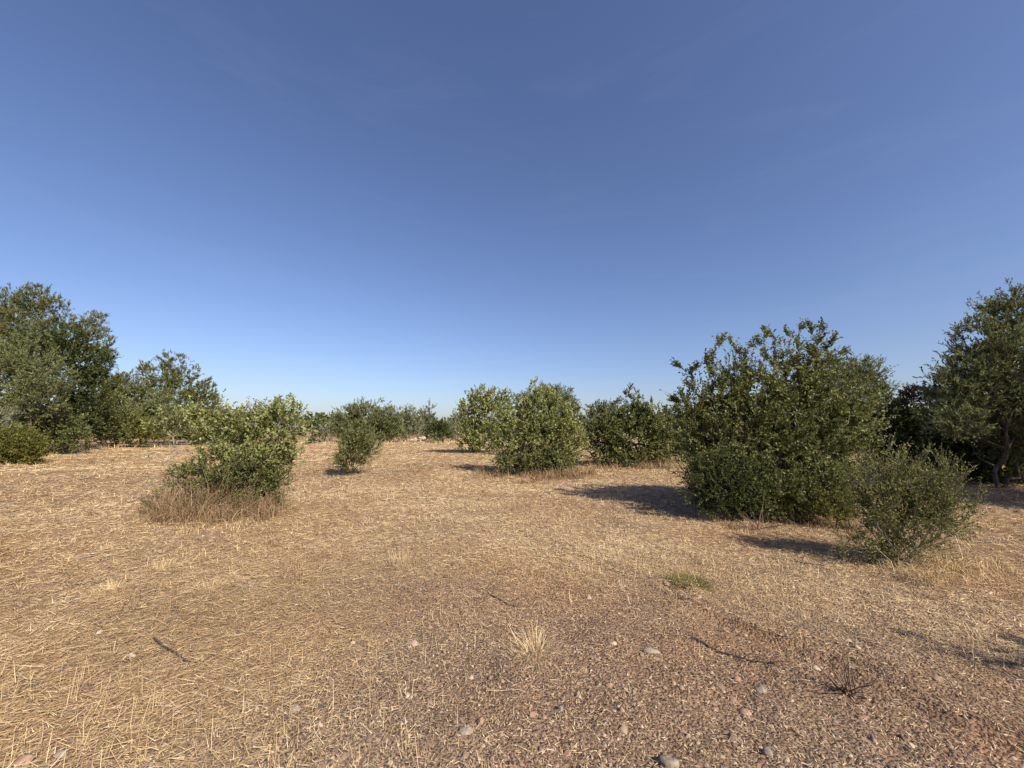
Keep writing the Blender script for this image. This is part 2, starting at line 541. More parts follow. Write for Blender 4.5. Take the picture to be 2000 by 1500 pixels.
def plant(name, label, cat, Y, base, lobes, species, seed, group=None, spikes=(), stems=1, trunk_h=0.0,
          cover=1.0, npts=220, depth=0.9, fill=None, sprigs=None, bare=(), r_tip=0.004, mat=None, inner=0.35, max_leaves=34000,
          lean=0.0, droop=0.0, px=True, bark=None, leaf_scale=1.0, crown_name="crown"):
    """lobes: (u, v, ru, rv) in photograph pixels at forward distance Y, turned into real ellipsoids"""
    rng = np.random.default_rng(seed)
    sp = SPECIES[species]
    if fill is None:
        fill = 0.72 if species == "pine" else 0.62
    if px:
        b0 = at(base[0], base[1], Y)
        C = []; R = []
        for lb in lobes:
            dy = lb[4] if len(lb) > 4 else 0.0
            c = at(lb[0], lb[1], Y + dy)
            sc = (Y + dy) / F_PX
            rx, rz = lb[2] * sc, lb[3] * sc
            C.append(c); R.append((rx, min(rx, 1.25 * max(rz, rx * 0.5)) * depth, rz))
        C = np.array(C); R = np.array(R)
        area = sum(math.pi * lb[2] * lb[3] for lb in lobes)
    else:
        b0 = np.array(base, float)
        C = np.array([lb[:3] for lb in lobes]); R = np.array([lb[3:6] for lb in lobes])
        area = float(np.sum(math.pi * R[:, 0] * R[:, 2])) * (F_PX / Y) ** 2
    b0[2] = float(ground_z(b0[:1], b0[1:2])[0]) - 0.03
    org = b0.copy()
    # attraction points through the crown's volume, more of them towards its shell
    vol = R[:, 0] * R[:, 1] * R[:, 2]
    w = vol ** 0.75; w /= w.sum()
    li = rng.choice(len(C), npts, p=w)
    dirs = unit(rng.normal(size=(npts, 3)))
    rad = rng.random(npts) ** inner
    jitter = 1 + rng.normal(0, 0.10, npts)
    pts = C[li] + dirs * R[li] * (rad * jitter)[:, None]
    pts = pts[pts[:, 2] > org[2] + 0.06]
    extra = []
    for s in spikes:
        q = at(s[0], s[1], Y + (s[2] if len(s) > 2 else rng.uniform(-0.3, 0.3)))
        extra.append(q)
    nb = []
    for s in bare:
        nb.append(at(s[0], s[1], Y + (s[2] if len(s) > 2 else rng.uniform(-0.3, 0.3))))
    allp = np.vstack([pts] + ([np.array(extra)] if extra else []) + ([np.array(nb)] if nb else []))
    size = float(np.max(C[:, 2] + R[:, 2]) - org[2])
    starts = []
    if stems == 1:
        starts = [org]
    else:
        for i in range(stems):
            a = rng.uniform(0, 2 * math.pi)
            starts.append(org + np.array([math.cos(a), math.sin(a), 0]) * rng.uniform(0.03, 0.09) * size)
    pre = []
    if trunk_h > 0:
        top = C.mean(0)
        for t in np.linspace(0.25, 1, 4):
            pre.append(org + np.array([(top[0] - org[0]) * 0.35 * t * t + rng.normal(0, .02) * size, (top[1] - org[1]) * 0.35 * t * t, trunk_h * t]))
    # main limbs first: lobe centres steer the structure
    N, par, L = grow(starts, np.vstack([np.array(pre).reshape(-1, 3), allp]) if pre else allp, rng,
                     step=max(0.10, size * 0.06))
    n = len(N)
    kids = np.zeros(n, int)
    for i in range(n):
        if par[i] >= 0: kids[par[i]] += 1
    rr = np.zeros(n)
    tip = r_tip * max(1.0, Y / 12.0)
    for i in range(n - 1, -1, -1):
        if kids[i] == 0: rr[i] = tip ** 2.3
        if par[i] >= 0: rr[par[i]] += rr[i]
    rr = rr ** (1 / 2.3)
    rr = np.minimum(rr, (0.05 if stems == 1 else 0.0065) * size + 0.003)
    e = np.where(par >= 0)[0]
    root = empty(name, tuple(org), label, cat, group)
    p0, p1 = N[par[e]] - org, N[e] - org
    r0 = np.minimum(rr[par[e]], rr[e] * 1.5)
    rootid = np.arange(n)
    for i in range(n):
        if par[i] >= 0: rootid[i] = rootid[par[i]]
    ids = np.unique(rootid[e])
    for q in ids:
        sel = rootid[e] == q
        bv, bf = tubes(p0[sel], p1[sel], r0[sel], rr[e][sel], 5 if Y < 12 else 4)
        mesh_obj("trunk" if len(ids) == 1 else "stem", bv, bf, bark or sp["bark"], root, smooth=True)
    # ---- leaves
    pine = species == "pine"
    llen = max(sp["l"], (0.0050 if pine else 0.0054) * Y) * leaf_scale
    asp = sp["w"] / sp["l"]
    asp = max(asp, 0.22 if pine else (0.28 if Y > 14 else asp))
    lwid = llen * asp
    lpx = (llen * F_PX / Y) * (lwid * F_PX / Y) * 0.5
    nl = int(min(78000 if pine else max_leaves, area * (1.5 if Y < 22 else 1.25) * sp["cover"] * cover / lpx))
    k = sp["k"]
    ns = max(20, nl // k)
    nbare = len(nb)
    is_tip = kids[e] == 0
    leafy = rr[e] < max(2.6 * tip, np.quantile(rr[e], 0.72))
    wgt = leafy * np.linalg.norm(p1 - p0, axis=1) * np.where(is_tip, 2.2, 1.0)
    if nbare:
        tips_bare = np.array(nb) - org
        dd = np.min(np.linalg.norm(p1[:, None] - tips_bare[None], axis=2), axis=1)
        wgt = wgt * np.clip(dd / (0.25 * size), 0.02, 1)
    if extra:
        sp_t = np.array(extra) - org
        dsp = np.min(np.linalg.norm(p1[:, None] - sp_t[None], axis=2), axis=1)
        wgt = wgt * np.where(dsp < 0.07 * size, 1.25, 1.0)
    # keep leaves out of a free trunk
    if trunk_h > 0:
        wgt = wgt * (p1[:, 2] > trunk_h * 1.0)
    wgt = wgt + 1e-9
    wgt /= wgt.sum()
    ei = rng.choice(len(e), ns, p=wgt)
    t = rng.random(ns)[:, None]
    t = np.where(is_tip[ei][:, None], t ** 0.6, t)
    sp0 = p0[ei] + (p1[ei] - p0[ei]) * t
    ed = unit(p1[ei] - p0[ei])
    # side shoots fill the crown between the limbs, thinner where gaps open
    nf = int(ns * fill)
    aw = R[:, 0] * R[:, 2]; aw = aw / aw.sum()
    fl = rng.choice(len(C), nf, p=aw)
    fd = unit(rng.normal(size=(nf, 3)) + np.array([0, -0.35, 0.15]))
    az, el_ = np.arctan2(fd[:, 1], fd[:, 0]), np.arcsin(np.clip(fd[:, 2], -1, 1))
    lump = 0.74 + 0.52 * vnoise(az * 1.9 + fl * 7.3, el_ * 2.6 + fl * 3.1, seed + 5)
    fp = C[fl] - org + fd * lump[:, None] * R[fl] * (rng.random(nf) ** 0.40 * (1.04 + rng.normal(0, 0.09, nf)))[:, None]
    cell = 0.22 * max(1.0, Y / 14.0)
    gate = vnoise(fp[:, 0] / cell + fp[:, 1] / cell * 0.7, fp[:, 2] / cell + fp[:, 1] / cell * 0.6, seed)
    ok = (rng.random(nf) < np.clip((gate - 0.22) * 3.2, 0.04, 1)) & (fp[:, 2] > 0.05)
    cand = np.where(ok)[0]
    if nbare:
        dd2 = np.min(np.linalg.norm(fp[cand][:, None] - tips_bare[None], axis=2), axis=1)
        cand = cand[rng.random(len(cand)) < np.clip(dd2 / (0.16 * size), 0.05, 1)]
    sp0[:len(cand)] = fp[cand]
    ed[:len(cand)] = unit(fp[cand] - (C[fl[cand]] - org) * [1, 1, 0.8])
    cen = (C.mean(0) - org)
    # outward from nearest lobe
    dl = np.linalg.norm((sp0[:, None] - (C - org)[None]) / R[None], axis=2)
    near = np.argmin(dl, 1)
    outw = unit((sp0 - (C - org)[near]) / R[near])
    upv = np.array([0, 0, 1.0])
    sd = unit(ed * 0.5 + outw * 0.55 + upv * (sp["up"] - droop) + rng.normal(0, 0.42, (ns, 3)))
    slen = max(sp["sl"], 0.012 * Y) * rng.uniform(0.5, 1.3, ns)
    # loose sprigs standing out of the crown's upper shell
    lsp = sp0[:0]; ldp = sp0[:0]
    if sprigs is None:
        sprigs = 0 if (pine or Y > 32 or not px or trunk_h > 0) else int(90 if species.startswith("pear") else 45)
    if sprigs:
        gl = rng.choice(len(C), sprigs * 3, p=aw)
        gd = unit(rng.normal(size=(sprigs * 3, 3)) * [1, 1, 0.8] + [0, 0, 0.75])
        gpnt = C[gl] - org + gd * R[gl] * 0.93
        inside = np.min(np.linalg.norm((gpnt[:, None] - (C - org)[None]) / R[None], axis=2), axis=1)
        pick = np.where(inside > 0.86)[0][:sprigs]
        gpnt, gd = gpnt[pick], unit(gd[pick] + [0, 0, 0.35] + rng.normal(0, 0.28, (len(pick), 3)))
        glen = min(size, 3.4) * rng.uniform(0.05, 0.135, len(pick))
        m_ = 13
        tl_ = (np.arange(m_)[None] + rng.random((len(pick), m_))) / m_
        curve = rng.normal(0, 0.18, (len(pick), 3))
        gpos = gpnt[:, None] + (gd[:, None] * tl_[..., None] + curve[:, None] * (tl_ ** 2)[..., None]) * glen[:, None, None]
        lsp = gpos.reshape(-1, 3)
        ldp = unit((gd[:, None] * 0.6 + rng.normal(0, 0.6, (len(pick), m_, 3))).reshape(-1, 3))
        q0_, q1_ = gpnt - gd * glen[:, None] * 0.5, gpnt + gd * glen[:, None] + curve * glen[:, None]
        gv, gf = tubes(q0_, q1_, np.full(len(pick), max(r_tip * 0.8, 0.0003 * Y)), np.full(len(pick), r_tip * 0.3), 3)
        mesh_obj("sprigs", gv, gf, bark or sp["bark"], root, smooth=True)["kind"] = "stuff"
    # shoots as thin twigs (near plants only)
    if Y < 16:
        q0, q1 = sp0 - sd * slen[:, None] * 0.3, sp0 + sd * slen[:, None]
        sw = frame_of(sd)[0] * r_tip * 0.55
        tv = np.stack([q0 - sw, q0 + sw, q1 + sw * 0.4, q1 - sw * 0.4], 1).reshape(-1, 3)
        tf = (np.arange(ns) * 4)[:, None] + np.arange(4)[None]
        mesh_obj("twigs", tv, tf, bark or sp["bark"], root, smooth=True)["kind"] = "stuff"
    # leaf positions along the shoots
    tt = (np.arange(k)[None, :] + rng.random((ns, k))) / k
    if species == "pine":
        tt = tt * 0.6
    lp = sp0[:, None, :] + sd[:, None, :] * (slen[:, None] * tt)[..., None]
    ld = unit(sd[:, None, :] * (1.1 - sp["spread"] * 0.4) + rng.normal(0, sp["spread"] * 0.62, (ns, k, 3)) + upv * 0.08)
    lp = np.vstack([lp.reshape(-1, 3), lsp]); ld = np.vstack([ld.reshape(-1, 3), ldp])
    upn = unit(upv * 0.9 + rng.normal(0, 0.75, lp.shape))
    sz = rng.uniform(0.6, 1.25, len(lp))
    shoot_r = np.concatenate([np.repeat(rng.normal(0, 0.16, ns), k), np.full(len(lsp), 0.12)])
    depth_in = np.min(np.linalg.norm((lp[:, None, :] - (C - org)[None]) / R[None], axis=2), axis=1)
    sz = sz * np.where((depth_in < 0.62) & (rng.random(len(lp)) < 0.45) & (not pine), 1.9, 1.0)
    keep = lp[:, 2] > 0.03
    lp, ld, upn, sz, shoot_r = lp[keep], ld[keep], upn[keep], sz[keep], shoot_r[keep]
    if pine:
        lv, lf = needle_tris(lp, ld, upn, llen * sz, lwid * sz)
    else:
        lv, lf = leaf_quads(lp, ld, upn, llen * sz, lwid * sz)
    rnd = np.clip(0.5 + shoot_r + rng.normal(0, 0.17, len(lp)), 0, 1)
    mesh_obj(crown_name, lv, lf, mat or sp["mat"], root, rnd=rnd)["kind"] = "stuff"
    return root


# ---- left wood edge
G_LEFT = "trees and shrubs along the left edge of the field"
plant("pine_tree", "tall yellowish green pine, the highest crown above the left wood edge", "tree", 38, (62, 872),
      [(65, 585, 36, 30), (103, 602, 26, 22), (45, 612, 30, 30), (52, 640, 48, 30), (125, 632, 22, 18), (95, 660, 60, 36), (60, 700, 60, 40)],
      "pine", 1, G_LEFT, trunk_h=2.5, npts=300)
plant("pine_tree", "pine cut off by the left picture edge above the olive", "tree", 36, (-25, 872),
      [(-2, 592, 28, 28), (8, 625, 34, 34), (-50, 615, 50, 55), (15, 668, 42, 44), (-40, 690, 60, 60)],
      "pine", 2, G_LEFT, trunk_h=2.5, npts=260)
plant("pine_tree", "pine with ragged side sprays sticking out right of the dark round tree", "tree", 35, (165, 874),
      [(185, 625, 20, 18), (200, 648, 14, 10), (170, 652, 26, 26), (212, 664, 13, 9), (195, 690, 24, 20), (207, 705, 14, 8), (185, 735, 24, 26), (204, 745, 10, 8)],
      "pine", 3, G_LEFT, trunk_h=2.0, npts=200)
plant("evergreen_tree", "dense dark green round tree at the left, darkest of the wood edge", "tree", 30, (125, 878),
      [(120, 668, 72, 45), (158, 705, 52, 52), (75, 690, 48, 44), (165, 765, 45, 50), (110, 770, 60, 60), (195, 710, 18, 26), (150, 820, 45, 40)],
      "mastic", 4, G_LEFT, trunk_h=1.0, npts=300, leaf_scale=0.95)
plant("olive_tree", "broad grey green olive at the left edge in front of the dark tree", "tree", 25, (35, 884),
      [(40, 705, 62, 46), (85, 740, 44, 42), (10, 755, 50, 60), (72, 785, 48, 42), (100, 728, 28, 26), (20, 800, 45, 36)],
      "olive", 5, G_LEFT, trunk_h=1.2, npts=300)
plant("sage_shrub", "pale grey shrub at the left edge behind the yellow green bush", "shrub", 22, (2, 890),
      [(0, 822, 20, 20), (-14, 840, 28, 24)], "grey", 6, G_LEFT, stems=4, npts=80)
plant("low_shrub", "low yellow green bush at the far left edge of the field", "shrub", 19.3, (42, 904),
      [(35, 866, 46, 30), (66, 886, 28, 18), (10, 872, 34, 36), (-20, 870, 34, 34), (42, 888, 44, 18)], "yellow", 7, G_LEFT, stems=6, npts=220)
plant("shrub", "dark green shrub right of the low yellow green bush", "shrub", 27, (125, 884),
      [(115, 840, 42, 36), (146, 862, 24, 18), (100, 862, 30, 22), (90, 820, 30, 28)], "mastic", 8, G_LEFT, stems=5, npts=180, mat=M_PEAR_DEEP)
plant("shrub", "mid green shrub with bare grey branches under the ragged pine", "shrub", 35, (195, 872),
      [(190, 825, 48, 34), (225, 845, 24, 20), (160, 812, 34, 34), (205, 795, 34, 26)], "mastic", 9, G_LEFT, stems=5, npts=180, mat=M_PEAR_DEEP,
      bare=[(235, 770), (245, 760), (180, 845)], bark=M_TWIG)
plant("olive_tree", "olive green tree between the dark tree and the rounded pine", "tree", 44, (238, 866),
      [(238, 750, 36, 22), (210, 780, 32, 36), (258, 778, 32, 38), (228, 815, 42, 36)], "olive", 10, G_LEFT, trunk_h=1.0, npts=200, mat=M_PINE)
plant("pine_tree", "rounded pine standing behind the spreading left bush", "tree", 47, (345, 865),
      [(338, 707, 28, 18), (288, 724, 17, 17), (378, 724, 12, 10), (330, 735, 34, 24), (352, 752, 50, 26), (400, 762, 26, 18), (300, 765, 30, 26), (385, 775, 36, 18),
       (345, 790, 60, 30), (420, 782, 13, 16), (380, 815, 52, 26), (320, 820, 50, 26)], "pine", 11, G_LEFT, trunk_h=2.0, npts=380)
plant("olive_tree", "small olive in front of the rounded pine", "tree", 41, (312, 866),
      [(312, 785, 26, 26), (290, 815, 32, 28), (338, 820, 28, 26), (315, 838, 42, 18)], "olive", 12, G_LEFT, stems=3, npts=140)
plant("shrub", "yellowish green shrub at the end of the left wood edge", "shrub", 37, (255, 868),
      [(268, 835, 38, 22), (220, 846, 28, 20), (300, 850, 30, 14)], "yellow", 13, G_LEFT, stems=5, npts=140)
plant("shrub", "low dark hedge shrub under the rounded pine beside the field", "shrub", 43, (390, 865),
      [(385, 845, 60, 18), (455, 848, 40, 14), (430, 835, 30, 14)], "mastic", 14, G_LEFT, stems=6, npts=120, mat=M_PEAR_DEEP)

# ---- spreading bush at the left
plant("shrub", "spreading light green bush with bare grey branches growing from tall dry grass", "shrub", 8.2, (445, 992),
      [(545, 812, 46, 26), (500, 832, 50, 34), (570, 838, 30, 24), (440, 815, 36, 18), (395, 812, 40, 16), (335, 822, 40, 18), (320, 840, 26, 14),
       (460, 850, 60, 24), (540, 865, 44, 26), (400, 845, 50, 18), (560, 895, 26, 30), (520, 900, 44, 38), (440, 888, 50, 24), (490, 890, 54, 34)],
      "pear", 21, stems=6, npts=380, fill=0.42, cover=0.62, inner=0.5, depth=0.8,
      spikes=[(570, 780), (562, 790), (546, 784), (600, 828), (605, 845), (425, 790), (418, 800), (375, 800), (480, 800), (292, 832), (350, 800), (590, 805), (300, 820)],
      bare=[(283, 900), (300, 885), (285, 940), (318, 905), (340, 880), (300, 925), (275, 945), (365, 875), (490, 940), (455, 955)])
plant("dark_shrub", "dark green shrub in the shade under the spreading left bush", "shrub", 8.0, (440, 996),
      [(430, 915, 70, 34), (495, 920, 62, 40), (370, 935, 44, 22), (530, 940, 36, 44), (322, 982, 32, 20), (460, 958, 84, 42), (545, 992, 24, 16), (400, 985, 66, 20)],
      "mastic", 22, stems=8, npts=260, cover=0.45, mat=M_PEAR_DEEP)

# ---- field
plant("young_olive", "small slender olive bush standing alone in the open field", "shrub", 15.0, (692, 922),
      [(705, 850, 26, 20), (700, 868, 34, 24), (722, 880, 18, 22), (680, 905, 28, 18), (692, 885, 32, 24), (688, 860, 22, 20)], "olive", 23, stems=4, npts=200,
      spikes=[(712, 825), (700, 828), (690, 832), (738, 870)], cover=0.6, mat=M_YOUNG)

# ---- far field edge
G_FAR = "trees and shrubs along the far edge of the field"
plant("olive_tree", "large rounded olive at the far edge behind the slender bush", "tree", 52, (718, 864),
      [(715, 815, 56, 32), (752, 828, 38, 32), (680, 830, 30, 30), (715, 845, 62, 18), (775, 845, 16, 18)], "olive", 31, G_FAR, stems=3, npts=260, cover=1.1)
plant("grey_shrub", "thin grey shrub left of the large rounded olive", "shrub", 60, (650, 862),
      [(652, 838, 14, 16), (640, 850, 14, 12)], "grey", 32, G_FAR, stems=3, npts=70)
plant("low_shrub", "low dark bush at the far edge right of the spreading bush", "shrub", 47, (618, 867),
      [(618, 858, 15, 8)], "mastic", 33, G_FAR, stems=4, npts=50)
plant("olive_tree", "grey green tree adjoining the large rounded olive on its right", "tree", 56, (798, 863),
      [(800, 812, 14, 16), (780, 822, 16, 20), (806, 835, 16, 24), (788, 845, 20, 18)], "grey", 34, G_FAR, stems=2, npts=150)
plant("grey_tree", "upright thin grey tree, second from right along the far edge", "tree", 60, (832, 862),
      [(838, 802, 11, 12), (826, 812, 10, 12), (834, 825, 15, 16), (830, 845, 14, 14)], "grey", 35, G_FAR, stems=2, npts=130, cover=0.8)
plant("dark_shrub", "round dark bush at the far edge between grey tree and the middle bushes", "shrub", 58, (855, 862),
      [(855, 838, 22, 15), (868, 845, 18, 12)], "mastic", 36, G_FAR, stems=3, npts=90)
plant("grey_shrub", "twiggy grey shrub at the far edge beside the middle bushes", "shrub", 60, (885, 862),
      [(882, 838, 14, 18), (893, 848, 12, 14)], "grey", 37, G_FAR, stems=5, npts=80, cover=0.6)
plant("far_tree", "bluish grey tree farthest away beside the middle bushes", "tree", 80, (893, 856),
      [(893, 818, 12, 12), (897, 835, 14, 14)], "grey", 38, G_FAR, stems=2, npts=70)
plant("low_shrub", "small dark bush in front of the stone heap at the far edge", "shrub", 50, (855, 866),
      [(855, 858, 14, 8)], "mastic", 39, G_FAR, stems=4, npts=50)

# ---- middle bushes
G_MID = "leafy bushes in the middle of the field"
plant("leafy_bush", "bright light green bush, left and farthest of the middle bushes", "shrub", 28, (932, 884),
      [(945, 782, 34, 22), (922, 812, 28, 34), (962, 815, 42, 40), (915, 852, 24, 24), (985, 785, 22, 20), (950, 858, 44, 26), (920, 870, 26, 14)], "pear", 41, G_MID, stems=4, npts=280,
      spikes=[(925, 772), (940, 758), (966, 762), (985, 768), (905, 800)])
plant("olive_tree", "dull olive green tree top rising behind the broad middle bush", "tree", 23, (1090, 895),
      [(1080, 768, 22, 16), (1098, 785, 26, 26), (1058, 780, 22, 20), (1115, 815, 20, 30), (1090, 830, 40, 30)], "olive", 42, G_MID, stems=2, npts=180)
plant("leafy_bush", "broad light green bush with pale crossing twigs, largest of the middle bushes", "shrub", 15.6, (1045, 925),
      [(1050, 790, 44, 30), (1015, 820, 46, 40), (1090, 830, 44, 42), (1045, 850, 70, 40), (1000, 860, 40, 36), (1105, 870, 38, 36), (1040, 895, 72, 28), (1080, 905, 46, 24)],
      "pear", 43, G_MID, stems=7, npts=420, spikes=[(1047, 746), (1058, 752), (1015, 772), (1035, 765), (1075, 765), (1130, 800), (1140, 860), (950, 855)],
      bare=[(1000, 850, -1.2), (1120, 850, -1.2), (960, 870, -1.0), (1060, 870, -1.4), (1020, 835, -1.4), (1090, 890, -1.2)], bark=M_TWIG)
plant("dark_shrub", "dark green undergrowth shrub at the foot of the broad middle bush", "shrub", 15.0, (1070, 928),
      [(1085, 895, 36, 24), (1010, 905, 40, 16), (1050, 905, 50, 18), (985, 905, 22, 16)], "mastic", 44, G_MID, stems=6, npts=120, mat=M_PEAR_DEEP, cover=0.7)
plant("grey_shrub", "greyish bare twigged shrub behind the right middle bush", "shrub", 27, (1172, 890),
      [(1165, 805, 20, 18), (1190, 805, 18, 14), (1160, 830, 24, 24)], "grey", 45, G_MID, stems=5, npts=130, cover=0.4, mat=M_BROWN, bark=M_TWIG)
plant("leafy_bush", "mid green bush with one tall leafy shoot, right of the middle bushes", "shrub", 18.5, (1225, 908),
      [(1215, 815, 46, 30), (1175, 845, 40, 44), (1270, 825, 40, 30), (1225, 860, 74, 40), (1240, 785, 12, 18), (1285, 860, 34, 40), (1250, 805, 24, 20), (1185, 888, 44, 20), (1240, 893, 66, 18), (1290, 892, 30, 18)],
      "pear2", 46, G_MID, stems=6, npts=380, spikes=[(1232, 757), (1240, 764), (1222, 770), (1246, 775), (1272, 785), (1180, 790), (1155, 800), (1300, 800)])
plant("shrub", "shaded green shrub squeezed between the right middle bush and the big bush", "shrub", 20, (1320, 900),
      [(1325, 835, 34, 40), (1310, 872, 32, 30), (1340, 885, 30, 20)], "pear2", 47, G_MID, stems=4, npts=140)

# ---- right side
G_RIGHT = "trees and shrubs on the right side of the field"
plant("olive_tree", "grey green olive rising behind the big leafy bush", "tree", 16.5, (1655, 935),
      [(1612, 728, 40, 30), (1690, 732, 36, 30), (1655, 750, 50, 34), (1715, 775, 28, 36), (1650, 800, 66, 46)], "grey", 51, G_RIGHT, stems=2, npts=300, mat=M_OLIVE)
plant("big_bush", "tallest leafy bush right of centre with shoots standing against the sky", "shrub", 8.2, (1500, 1008),
      [(1480, 795, 108, 66), (1408, 795, 62, 58), (1550, 755, 74, 62), (1442, 735, 42, 38), (1524, 706, 36, 32), (1592, 698, 38, 32), (1610, 800, 88, 74),
       (1480, 870, 130, 70), (1395, 870, 66, 70), (1590, 885, 96, 70), (1356, 808, 32, 38), (1490, 945, 135, 56), (1400, 950, 64, 50), (1645, 855, 54, 46), (1590, 965, 66, 44),
       (1470, 860, 120, 50, 0.9), (1600, 865, 90, 50, 0.9), (1380, 855, 60, 44, 0.7)],
      "pear2", 52, G_RIGHT, stems=9, npts=700, fill=0.5, sprigs=240, max_leaves=88000, inner=0.45,
      spikes=[(1325, 716), (1340, 722), (1350, 730), (1412, 664), (1425, 668), (1432, 680), (1494, 648), (1500, 655), (1512, 664), (1534, 650), (1570, 640), (1580, 634), (1602, 640), (1628, 665), (1612, 652), (1648, 688),
              (1318, 785), (1365, 718), (1395, 712), (1330, 770), (1720, 830), (1705, 790), (1380, 700), (1460, 680), (1480, 668), (1550, 660), (1560, 648), (1340, 750)],
      bare=[(1460, 862, -1.0), (1430, 870, -1.0), (1640, 835, -0.8), (1690, 880, -0.8), (1600, 830, -1.0)], cover=1.0, leaf_scale=0.98)
plant("dark_shrub", "dark evergreen shrub forming the left foot of the tallest bush", "shrub", 7.6, (1420, 1005),
      [(1400, 925, 62, 50), (1455, 950, 66, 46), (1380, 965, 44, 36), (1420, 985, 60, 24)], "mastic", 53, G_RIGHT, stems=7, npts=240, cover=0.42, sprigs=60)
plant("dark_shrub", "deep green low shrub forming the right foot of the tallest bush", "shrub", 7.5, (1560, 1012),
      [(1550, 965, 66, 40), (1610, 955, 50, 44), (1520, 990, 50, 24)], "mastic", 54, G_RIGHT, stems=7, npts=220, cover=0.7, mat=M_PEAR_DEEP)
plant("low_shrub", "low yellowish dry shrub between the tallest bush and the small front bush", "shrub", 7.1, (1625, 1015),
      [(1625, 985, 32, 24), (1650, 1000, 22, 14), (1600, 1005, 24, 12)], "yellow", 55, G_RIGHT, stems=7, npts=130, cover=0.6)
plant("dark_tree", "small dark reddish tree against the sky beside the right olive", "tree", 14.5, (1815, 935),
      [(1798, 766, 32, 16), (1772, 778, 20, 12), (1820, 780, 24, 16)], "brown", 56, G_RIGHT, trunk_h=1.6, npts=150, cover=1.0)
plant("dark_shrub", "black green thicket behind the small front bush", "shrub", 15.5, (1760, 925),
      [(1765, 860, 66, 50), (1735, 815, 36, 40), (1835, 835, 56, 44), (1800, 890, 70, 40), (1700, 880, 50, 40)], "mastic", 57, G_RIGHT, stems=6, npts=260, max_leaves=27000, leaf_scale=1.25)
plant("olive_tree", "largest olive with dark spreading crown at the right edge", "tree", 11.0, (1952, 958),
      [(1975, 618, 56, 50), (1915, 668, 52, 50), (1885, 722, 52, 42), (1960, 705, 84, 66), (1845, 755, 30, 28), (2040, 650, 70, 95), (1905, 770, 76, 46), (1990, 785, 84, 54), (2060, 790, 70, 76), (1855, 800, 46, 30), (1950, 830, 80, 34), (1865, 828, 50, 34, -0.4), (1940, 862, 60, 26, 0.6), (2000, 870, 50, 40, 0.2), (1900, 760, 80, 50, 1.2), (1980, 740, 80, 80, 1.3), (2010, 850, 50, 30)],
      "olive", 58, G_RIGHT, trunk_h=0.6, npts=620, max_leaves=78000, cover=1.6, leaf_scale=1.35, r_tip=0.0055)
plant("dark_shrub", "dark hedge shrub in deep shade behind the right olive's trunk", "shrub", 12.4, (1930, 938),
      [(1870, 908, 74, 40), (1965, 905, 80, 44), (2050, 890, 60, 60), (1900, 940, 90, 20), (1800, 930, 50, 24), (1850, 870, 60, 30), (1950, 872, 60, 26)], "mastic", 59, G_RIGHT, stems=6, npts=220, max_leaves=27000, leaf_scale=1.3)
plant("dark_tree", "dark evergreen filling the background behind the right olive's crown", "tree", 18.5, (1930, 910),
      [(1880, 815, 60, 36), (1960, 810, 70, 44), (2040, 800, 60, 60), (1900, 775, 50, 26)], "mastic", 64, G_RIGHT, stems=3, npts=220, max_leaves=22000, leaf_scale=1.3)
plant("small_bush", "small fine leaved bush nearest the camera at the right", "shrub", 5.05, (1755, 1104),
      [(1745, 945, 44, 40), (1705, 970, 40, 40), (1800, 960, 46, 42), (1845, 975, 30, 32), (1765, 1000, 76, 40), (1715, 1045, 44, 40), (1780, 1045, 56, 40), (1835, 1020, 36, 30), (1685, 1065, 28, 22), (1735, 1088, 38, 20)],
      "small", 60, G_RIGHT, stems=12, npts=460, cover=0.62, inner=0.55, r_tip=0.0022, fill=0.45, mat=M_SMALL, sprigs=130,
      spikes=[(1740, 876), (1755, 884), (1725, 890), (1700, 900), (1770, 892), (1785, 905), (1825, 900), (1842, 902), (1850, 912), (1882, 926), (1878, 942), (1920, 963), (1908, 975), (1895, 1000), (1900, 1035), (1640, 1030), (1645, 1055),
              (1670, 945), (1680, 930), (1862, 915), (1650, 1080), (1810, 890)])
# trees standing beyond the right edge of the picture: they throw the shade lying at the right
plant("olive_tree", "olive outside the right picture edge whose shadow lies on the near straw", "tree", 6.0, (6.7, 0.1, 0),
      [(5.85, 0.45, 2.1, 0.55, 0.5, 0.42), (6.5, 0.2, 2.0, 0.75, 0.65, 0.55), (7.0, -0.2, 2.2, 0.8, 0.7, 0.6), (6.4, 0.5, 1.6, 0.6, 0.45, 0.4)], "olive", 61, G_RIGHT, trunk_h=0.9, npts=170, px=False, max_leaves=16000, leaf_scale=1.6)
plant("olive_tree", "olive outside the right picture edge shading the largest olive", "tree", 12.0, (17.8, 6.2, 0),
      [(17.2, 6.2, 5.4, 2.6, 2.6, 1.8), (18.6, 5.0, 4.4, 2.2, 2.2, 1.8), (15.8, 7.2, 3.6, 1.9, 1.9, 1.6), (16.5, 5.0, 3.2, 2.2, 2.0, 1.7)], "olive", 62, G_RIGHT, trunk_h=1.6, npts=260, px=False, max_leaves=30000, leaf_scale=1.8)
plant("olive_tree", "olive outside the right picture edge nearest the largest olive's trunk", "tree", 12.0, (15.0, 6.0, 0),
      [(14.8, 6.2, 3.4, 2.0, 1.7, 1.5), (13.4, 6.8, 2.6, 1.5, 1.3, 1.3), (15.6, 5.8, 2.2, 1.8, 1.5, 1.4)], "olive", 65, G_RIGHT, trunk_h=1.0, npts=200, px=False, max_leaves=26000, leaf_scale=1.8)
